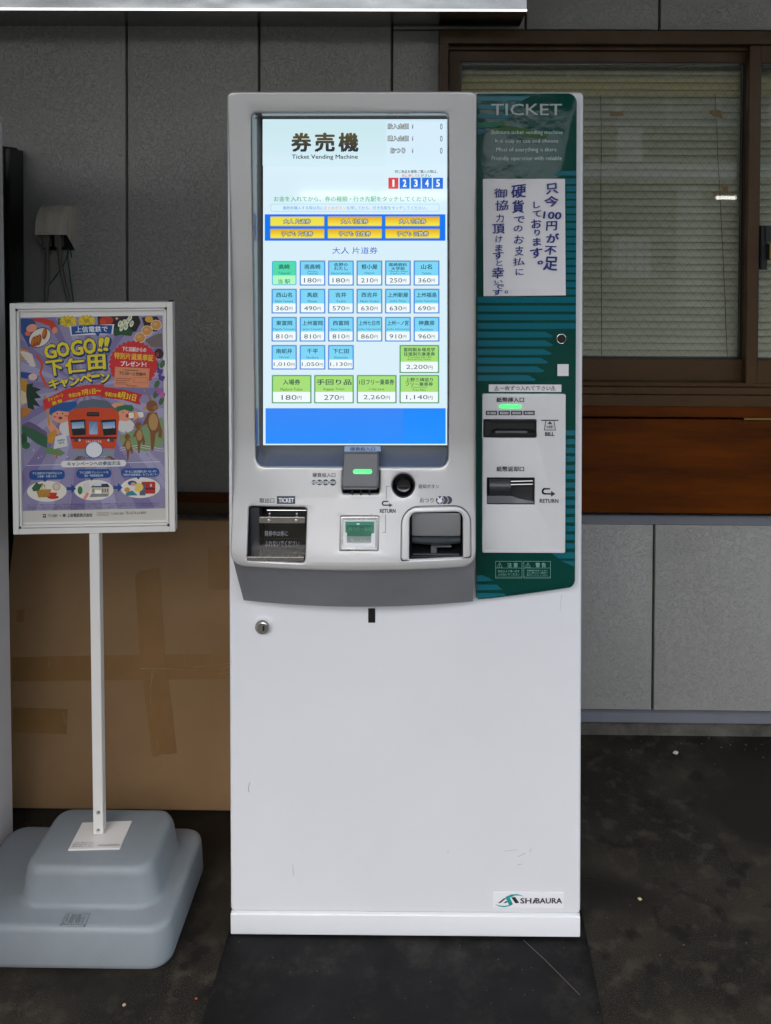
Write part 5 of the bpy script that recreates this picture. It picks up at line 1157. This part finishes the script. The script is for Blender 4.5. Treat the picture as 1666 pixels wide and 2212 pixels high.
p.text('下仁田町企画課', 986, 1942, 1102, 1962, DK, 3, ang=-.8); p.text('TEL:0274-64-8809', 1120, 1934, 1304, 1956, DK, 3, ang=-.8)
po = p.build('poster_print', 'poster_print', None); po.parent = stand; po.matrix_basis = PLM
# post, screws, foot
pw = .0092
sobj('post', B(-pw, -pw, .0028, pw, pw, fzB - .0002, bev=.0008), 'cream')
for v in (1754, 1793):
    x, z = pf.hit(213, v, -pw); bmS = loft([[(x + r_ * math.cos(k * .3927), -pw - y_, z + r_ * math.sin(k * .3927)) for k in range(16)] for r_, y_ in ((.0042, 0), (.0042, .001), (.0032, .0026), (.0012, .0034))], True, True)
    sobj('screw', bmS, 'chrome')
fc = [W.floor(*q, .150) for q in ((178, 1779), (286, 1775), (259, 1835), (147, 1838))]
bm = loft([[(a_, b_, .1494) for a_, b_ in fc], [(a_, b_, .1524) for a_, b_ in fc]], True, True); bmesh.ops.bevel(bm, geom=bm.edges[:], offset=.0007, segments=2, affect='EDGES')
fp = obj('foot_plate', bm, 'cream', stand)
def lerp2(s_, t_): 
    a_ = Vector(fc[3]) * (1 - s_) + Vector(fc[2]) * s_; c_ = Vector(fc[0]) * (1 - s_) + Vector(fc[1]) * s_; return a_ * (1 - t_) + c_ * t_
me_v, me_f = [], []
def fprint(t, s0_, t0_, s1_, t1_):
    V, F = glyphs(t, 0.0); a0 = min(v[0] for v in V); a1 = max(v[0] for v in V); b0 = min(v[1] for v in V); b1 = max(v[1] for v in V); n0 = len(me_v)
    for x, y in V:
        q = lerp2(s0_ + (x - a0) / (a1 - a0) * (s1_ - s0_), t0_ + (y - b0) / (b1 - b0) * (t1_ - t0_)); me_v.append((q.x, q.y, .1528))
    me_f.extend(tuple(n0 + i for i in f) for f in F)
for k, t in enumerate(('ご注意 屋外で使用しないでください', '転倒防止のため重りを使用してください', '強風時は収納してください')): fprint(t, .05, .08 + .065 * (2 - k), .45, .125 + .065 * (2 - k))
fprint('||||||||||||||||||||||||', .55, .08, .97, .15)
me = bpy.data.meshes.new('foot_label'); me.from_pydata(me_v, [], me_f); me.materials.append(M['charcoal']); o = bpy.data.objects.new('foot_label', me); link(o, stand); o.location = -Vector(stand['_abs'])
# weighted base: two rounded tiers
def ring(x0, y0, x1, y1, r, z, n=8):
    return [(x, y, z) for x, y in rr(x0, y0, x1, y1, r, n)()]
ZL, ZU = .076, .1495
by0 = W.floor(200, 2099)[1]; fl_ = W.floor(150, 2006, ZL)[1]; bx1_ = W.floor(381, 2052)[0]; bx0_ = bx1_ - .405; by1 = W.floor(420, 1782, ZL)[1]
ty0 = W.floor(150, 1874, ZU)[1]; ty1 = W.floor(240, 1744, ZU)[1]; tx0 = W.floor(47, 1874, ZU)[0]; tx1 = W.floor(326, 1874, ZU)[0]; tf0 = W.floor(150, 1957, ZL + .004)[1]
print('base', by0, fl_, bx0_, bx1_, by1, '|', ty0, ty1, tx0, tx1, tf0)
fl = .010      # flare of the upper tier
loops = [ring(bx0_ + .006, by0 + .006, bx1_ - .006, by1 - .006, .034, .0005), ring(bx0_ + .001, by0 + .001, bx1_ - .001, by1 - .001, .036, .005), ring(bx0_, by0, bx1_, by1, .037, .012), ring(bx0_ + .001, by0 + .001, bx1_ - .001, by1 - .001, .037, .036), ring(bx0_ + .003, by0 + .003, bx1_ - .003, by1 - .003, .036, ZL - .012),
         ring(bx0_ + .0045, by0 + .0045, bx1_ - .0045, by1 - .0045, .035, ZL - .006), ring(bx0_ + .009, by0 + .009, bx1_ - .009, by1 - .009, .033, ZL - .0015), ring(bx0_ + .015, by0 + .015, bx1_ - .015, by1 - .015, .030, ZL),
         ring(tx0 - fl - .010, tf0 - .006, tx1 + fl + .010, ty1 + fl + .008, .042, ZL + .0008), ring(tx0 - fl - .004, tf0 - .001, tx1 + fl + .004, ty1 + fl + .003, .038, ZL + .003), ring(tx0 - fl, tf0 + .002, tx1 + fl, ty1 + fl, .036, ZL + .009),
         ring(tx0 - .002, ty0 - .002, tx1 + .002, ty1 + .002, .032, ZU - .016), ring(tx0 + .001, ty0, tx1 - .001, ty1 - .0005, .030, ZU - .008), ring(tx0 + .006, ty0 + .004, tx1 - .006, ty1 - .004, .027, ZU - .002), ring(tx0 + .012, ty0 + .009, tx1 - .012, ty1 - .009, .022, ZU)]
bm = loft(loops, True, True)
wb = obj('weighted_base', bm, 'base_grey', stand, smooth=70)
tag(wb, 'grey blue two-tier plastic weight with embossed maker letters')
# embossed letters on the lower tier
V, F = glyphs('UNIT', .0); a0 = min(v[0] for v in V); a1 = max(v[0] for v in V); b1 = max(v[1] for v in V); b0 = min(v[1] for v in V)
e0 = W.floor(137, 1996, ZL); e1 = W.floor(190, 1977, ZL)
bm = bmesh.new(); VV = [bm.verts.new((e0[0] + (x - a0) / (a1 - a0) * (e1[0] - e0[0]), e0[1] + (y - b0) / (b1 - b0) * (e1[1] - e0[1]), ZL + .0004)) for x, y in V]
for f in F:
    try: bm.faces.new([VV[i] for i in f])
    except ValueError: pass
r_ = bmesh.ops.extrude_face_region(bm, geom=bm.faces[:])
for g in r_['geom']:
    if isinstance(g, bmesh.types.BMVert): g.co.z += .0022
m_ = .004
for a in ((e0[0] - m_, e0[1] - m_, e1[0] + m_, e0[1] - m_ + .0012), (e0[0] - m_, e1[1] + m_ - .0012, e1[0] + m_, e1[1] + m_), (e0[0] - m_, e0[1] - m_, e0[0] - m_ + .0012, e1[1] + m_), (e1[0] + m_ - .0012, e0[1] - m_, e1[0] + m_, e1[1] + m_)):
    box(bm, a[0], a[1], ZL - .001, a[2], a[3], ZL + .0014)
obj('embossed_letters', bm, 'base_grey', wb, 0)

# ================================================================== cardboard carton leaning at the wall
cb = root('cardboard_carton', 'big flattened brown cardboard carton sealed with tape behind the poster stand', 'carton', (-.6, 2.0, 0))
cyb, cyt = W.floor(430, 1752, 0)[1], 2.085
czt = W.hit(440, 1124, cyt)[1]; LEAN = Matrix.Rotation(-math.atan2(cyt - cyb, czt), 4, 'X'); Lh = math.hypot(cyt - cyb, czt)
CM = Matrix.Translation((0, cyb, .001)) @ LEAN; cf = Frame(CM); CML = Matrix.Translation(-Vector(cb['_abs'])) @ CM
cL = cf.hit(4, 1400, 0)[0]; cR = .0
def cobj(name, bm, m, smooth=35): return obj(name, bm, m, cb, smooth, matrix=CML)
bm = plate(rr(cL, 0, cR, Lh, .002, 2), y=0, depth=.034, bev=.002, seg=2, back=True); cobj('carton_sheet', bm, 'card')
zs = cf.hit(600, 1441, 0)[1]
cobj('flap_upper', B(cL + .001, -.0034, zs + .0015, cR - .001, -.0002, Lh - .002, bev=.0008), 'card'); cobj('flap_lower', B(cL + .001, -.0034, .003, cR - .001, -.0002, zs - .0015, bev=.0008), 'card')
def tapeq(pts, y=-.0042, name='parcel_tape', m='tape'):
    r_ = []
    for u, v in pts:
        px, py = zc(0, 2100, 1.1644)(u, v); x, z = cf.hit(px, py, y); x = min(x, cR - .002); r_.append((x, z))
    bm = loft([[(x, y, z) for x, z in r_], [(x, y + .0004, z) for x, z in r_]], True, True)
    return cobj(name, bm, m, 0)
tapeq([(52, 545), (420, 536), (1046, 528), (1100, 528), (1100, 640), (1046, 644), (420, 650), (55, 655)])
tapeq([(615, 170), (640, 150), (668, 146), (690, 140), (725, 138), (732, 250), (742, 400), (752, 560), (764, 650), (784, 800), (805, 980), (770, 986), (738, 985), (715, 996), (692, 996), (672, 830), (648, 640), (632, 480), (622, 300)], y=-.0048)
tapeq([(60, 772), (308, 780), (304, 895), (60, 886)], y=-.0045); tapeq([(945, 45), (965, 36), (1100, 34), (1100, 238), (962, 236), (948, 230)], y=-.0045); tapeq([(78, 328), (112, 326), (110, 385), (76, 384)], y=-.0045)
# crease lines and shiny wrinkles in the tape
for a_, b_, w_ in (((640, 596), (770, 597), .0012), ((770, 597), (900, 604), .0005), ((880, 590), (1046, 572), .0009), ((1000, 606), (1046, 585), .0009), ((700, 600), (685, 680), .0008), ((690, 610), (684, 760), .0005), ((225, 545), (222, 590), .0008), ((838, 530), (840, 585), .0008), ((712, 910), (722, 960), .0007), ((285, 795), (300, 850), .0006), ((990, 620), (1046, 612), .0008)):
    P = []
    for u, v in (a_, b_): px, py = zc(0, 2100, 1.1644)(u, v); x, z = cf.hit(px, py, -.005); P.append((x, -.0052, z))
    cobj('tape_wrinkle', tube(P, w_ * .7, 5), mat('tape_wrinkle', (.36, .27, .17), .25) if 'tape_wrinkle' not in bpy.data.materials else bpy.data.materials['tape_wrinkle'])

# ================================================================== left cabinet and dark board
cab = root('grey_locker', 'pale grey steel cabinet side at the left edge beside the poster stand', 'cabinet', (-1.15, 1.5, 0))
cxx = W.hit(30, 1700, 1.80)[0]; zc0 = W.hit(33, 1819, 1.80)[1]; zc1 = W.hit(8, 260, 1.80)[1]
CBM = Matrix.Translation(-Vector(cab['_abs'])) @ Matrix.Translation((cxx, 0, 0)) @ Matrix.Rotation(-.0105, 4, 'Y')
obj('side_wall', B(-.55, 1.22, zc0, 0, 1.80, zc1, bev=.004), 'cabinet', cab, matrix=CBM)
obj('plinth', B(-.54, 1.25, .001, -.012, 1.79, zc0 - .001), 'black', cab, 0, matrix=CBM)
obj('roof_cap', B(-.552, 1.218, zc1 + .0005, .002, 1.802, zc1 + .006, bev=.001), 'cabinet', cab, matrix=CBM)
db = root('dark_board', 'dark brown upright board between the grey cabinet and the station wall', 'board', (-1.2, 2.15, 0))
dx = W.hit(32, 700, 2.15)[0]; dz = W.hit(20, 317, 2.15)[1]
obj('board_panel', B(-1.6, 2.12, .001, dx - .012, 2.2, dz, bev=.003), 'darkboard', db)
obj('edge_strip', B(dx - .0118, 2.128, .001, dx, 2.2, dz - .006, bev=.002), 'black', db)

# ================================================================== outlet cover, cables
oy = SY - .0005
ot = root('outlet_cover', 'champagne metal weatherproof outlet hood mounted on the left wall panel', 'outlet', (-.93, SY, 1.3))
bL, bR = W.hit(*G9(375, 1085), oy)[0], W.hit(*G9(985, 300), oy)[0]; zT_ = W.hit(*G9(670, 205), oy)[1]; zBk = W.hit(*G9(900, 1098), oy)[1]; zFr = W.hit(*G9(500, 790), oy - .052)[1]
prof = [(oy, zT_)] + [(oy - .052 * math.sin(R(a)), zFr + .012 + (zT_ - zFr - .012) * math.cos(R(a))) for a in range(12, 91, 6)] + [(oy - .052, zFr)]
bm = bmesh.new(); loft([[(x, y, z) for y, z in prof] for x in (bL, bR)], closed=False, bm=bm)
for x in (bL, bR): bm.faces.new([bm.verts.new((x, y, z)) for y, z in prof] + [bm.verts.new((x, oy, zBk))])
bmesh.ops.remove_doubles(bm, verts=bm.verts, dist=1e-5); solidify(bm, geom=bm.faces[:], thickness=.0012)
obj('hood', bm, 'outletmetal', ot, smooth=30)
obj('socket_plate', B(bL + .002, oy - .012, zBk + .002, bR - .002, oy - .001, zT_ - .01), 'black', ot)
p = Print(W, G9, y=oy - .0535); p.text('プレーカ付', 240, 728, 462, 762, (40, 36, 30), 1); p.build('hood_lettering', 'print', ot)
def gp3(u, v, y): x, z = W.hit(*G9(u, v), y); return (x, y, z)
for nm, lab, pts, w_ in (('power_cord', 'left grey power cable with plug hanging from the outlet hood', [(430, 1000), (425, 1250), (428, 1600), (424, 1780), (405, 2120), (380, 2700)], 82), ('power_cord', 'right grey power cable slanting down from the outlet hood', [(664, 1000), (672, 1200), (705, 1450), (770, 1780), (845, 2120), (950, 2700)], 72)):
    t = root(nm, lab, 'cable', gp3(*pts[0], SY - .03), 'power cables under the outlet')
    P = [gp3(u, v, SY - .03 + .02 * min(1, i / 3)) for i, (u, v) in enumerate(pts)]
    obj('cable_sheath', tube(smoothline(P), w_ * .5 / 5.028 / 1.8085 * 2.2 / FPX, 10), 'cable', t)
    x, _, z = P[0]; q = W.hit(*G9(pts[0][0], 815), SY - .03)[1]; z2 = W.hit(*G9(pts[0][0], 1030), SY - .03)[1]; z3 = W.hit(*G9(pts[0][0], 1190), SY - .03)[1]
    obj('plug', B(x - .0078, SY - .042, z2, x + .0078, SY - .018, q + .012, bev=.002), 'cable', t)
    for k in range(4): obj('strain_relief', tube([(x, SY - .03, z2 - k * .0048 - .0004), (x, SY - .03, z2 - k * .0048 - .0036)], .0062 - .0003 * k, 12), 'cable', t)
for lab, pts in (('green earth wire hanging straight down right of the power cables', [(850, 1040), (825, 1200), (860, 1500), (900, 1820), (945, 2120), (990, 2500)]), ('green earth wire crossing behind the grey power cables', [(850, 1040), (820, 1190), (740, 1400), (640, 1540), (470, 1775)]), ('short green wire end at the right corner of the outlet hood', [(880, 1080), (892, 1150), (908, 1240)])):
    t = root('earth_wire', lab, 'wire', gp3(*pts[0], SY - .01), 'green earth wires')
    obj('wire_sheath', tube(smoothline([gp3(u, v, SY - .008 - (.012 if i == 0 else 0)) for i, (u, v) in enumerate(pts)]), .0014, 8), 'wire_green', t)

# ================================================================== litter on the floor
random.seed(11)
bm = bmesh.new()
def grit(x, y, r, z=.0):
    vs_ = bmesh.ops.create_icosphere(bm, subdivisions=1, radius=r)['verts']; sx_, sy_ = random.uniform(.7, 1.6), random.uniform(.6, 1.2)
    for v in vs_: v.co = Vector((v.co.x * sx_ * random.uniform(.8, 1.2) + x, v.co.y * sy_ + y, max(0, v.co.z * .6 + r * .35) + z))
for k in range(420):
    x, y = random.uniform(-.9, 1.0), random.uniform(1.38, 2.22)
    if px0 - .01 < x < px1 + .01 or (-.84 < x < -.46 and 1.55 < y < 1.86): continue
    grit(x, y, random.choice((.0006, .0008, .001, .0012, .0018)))
for k in range(45): grit(random.uniform(.3, 1.1), 2.225 - abs(random.gauss(0, .03)), random.uniform(.0008, .0028))
o = obj('grit', bm, mat('grit', (.085, .075, .06), .8, var=(40, .7)), None, 0); o['kind'] = 'stuff'
for o in SC.objects:
    if '_abs' in o: del o['_abs']
print('objects', len(SC.objects), 'tris', sum(len(o.data.polygons) for o in SC.objects if o.type == 'MESH'))
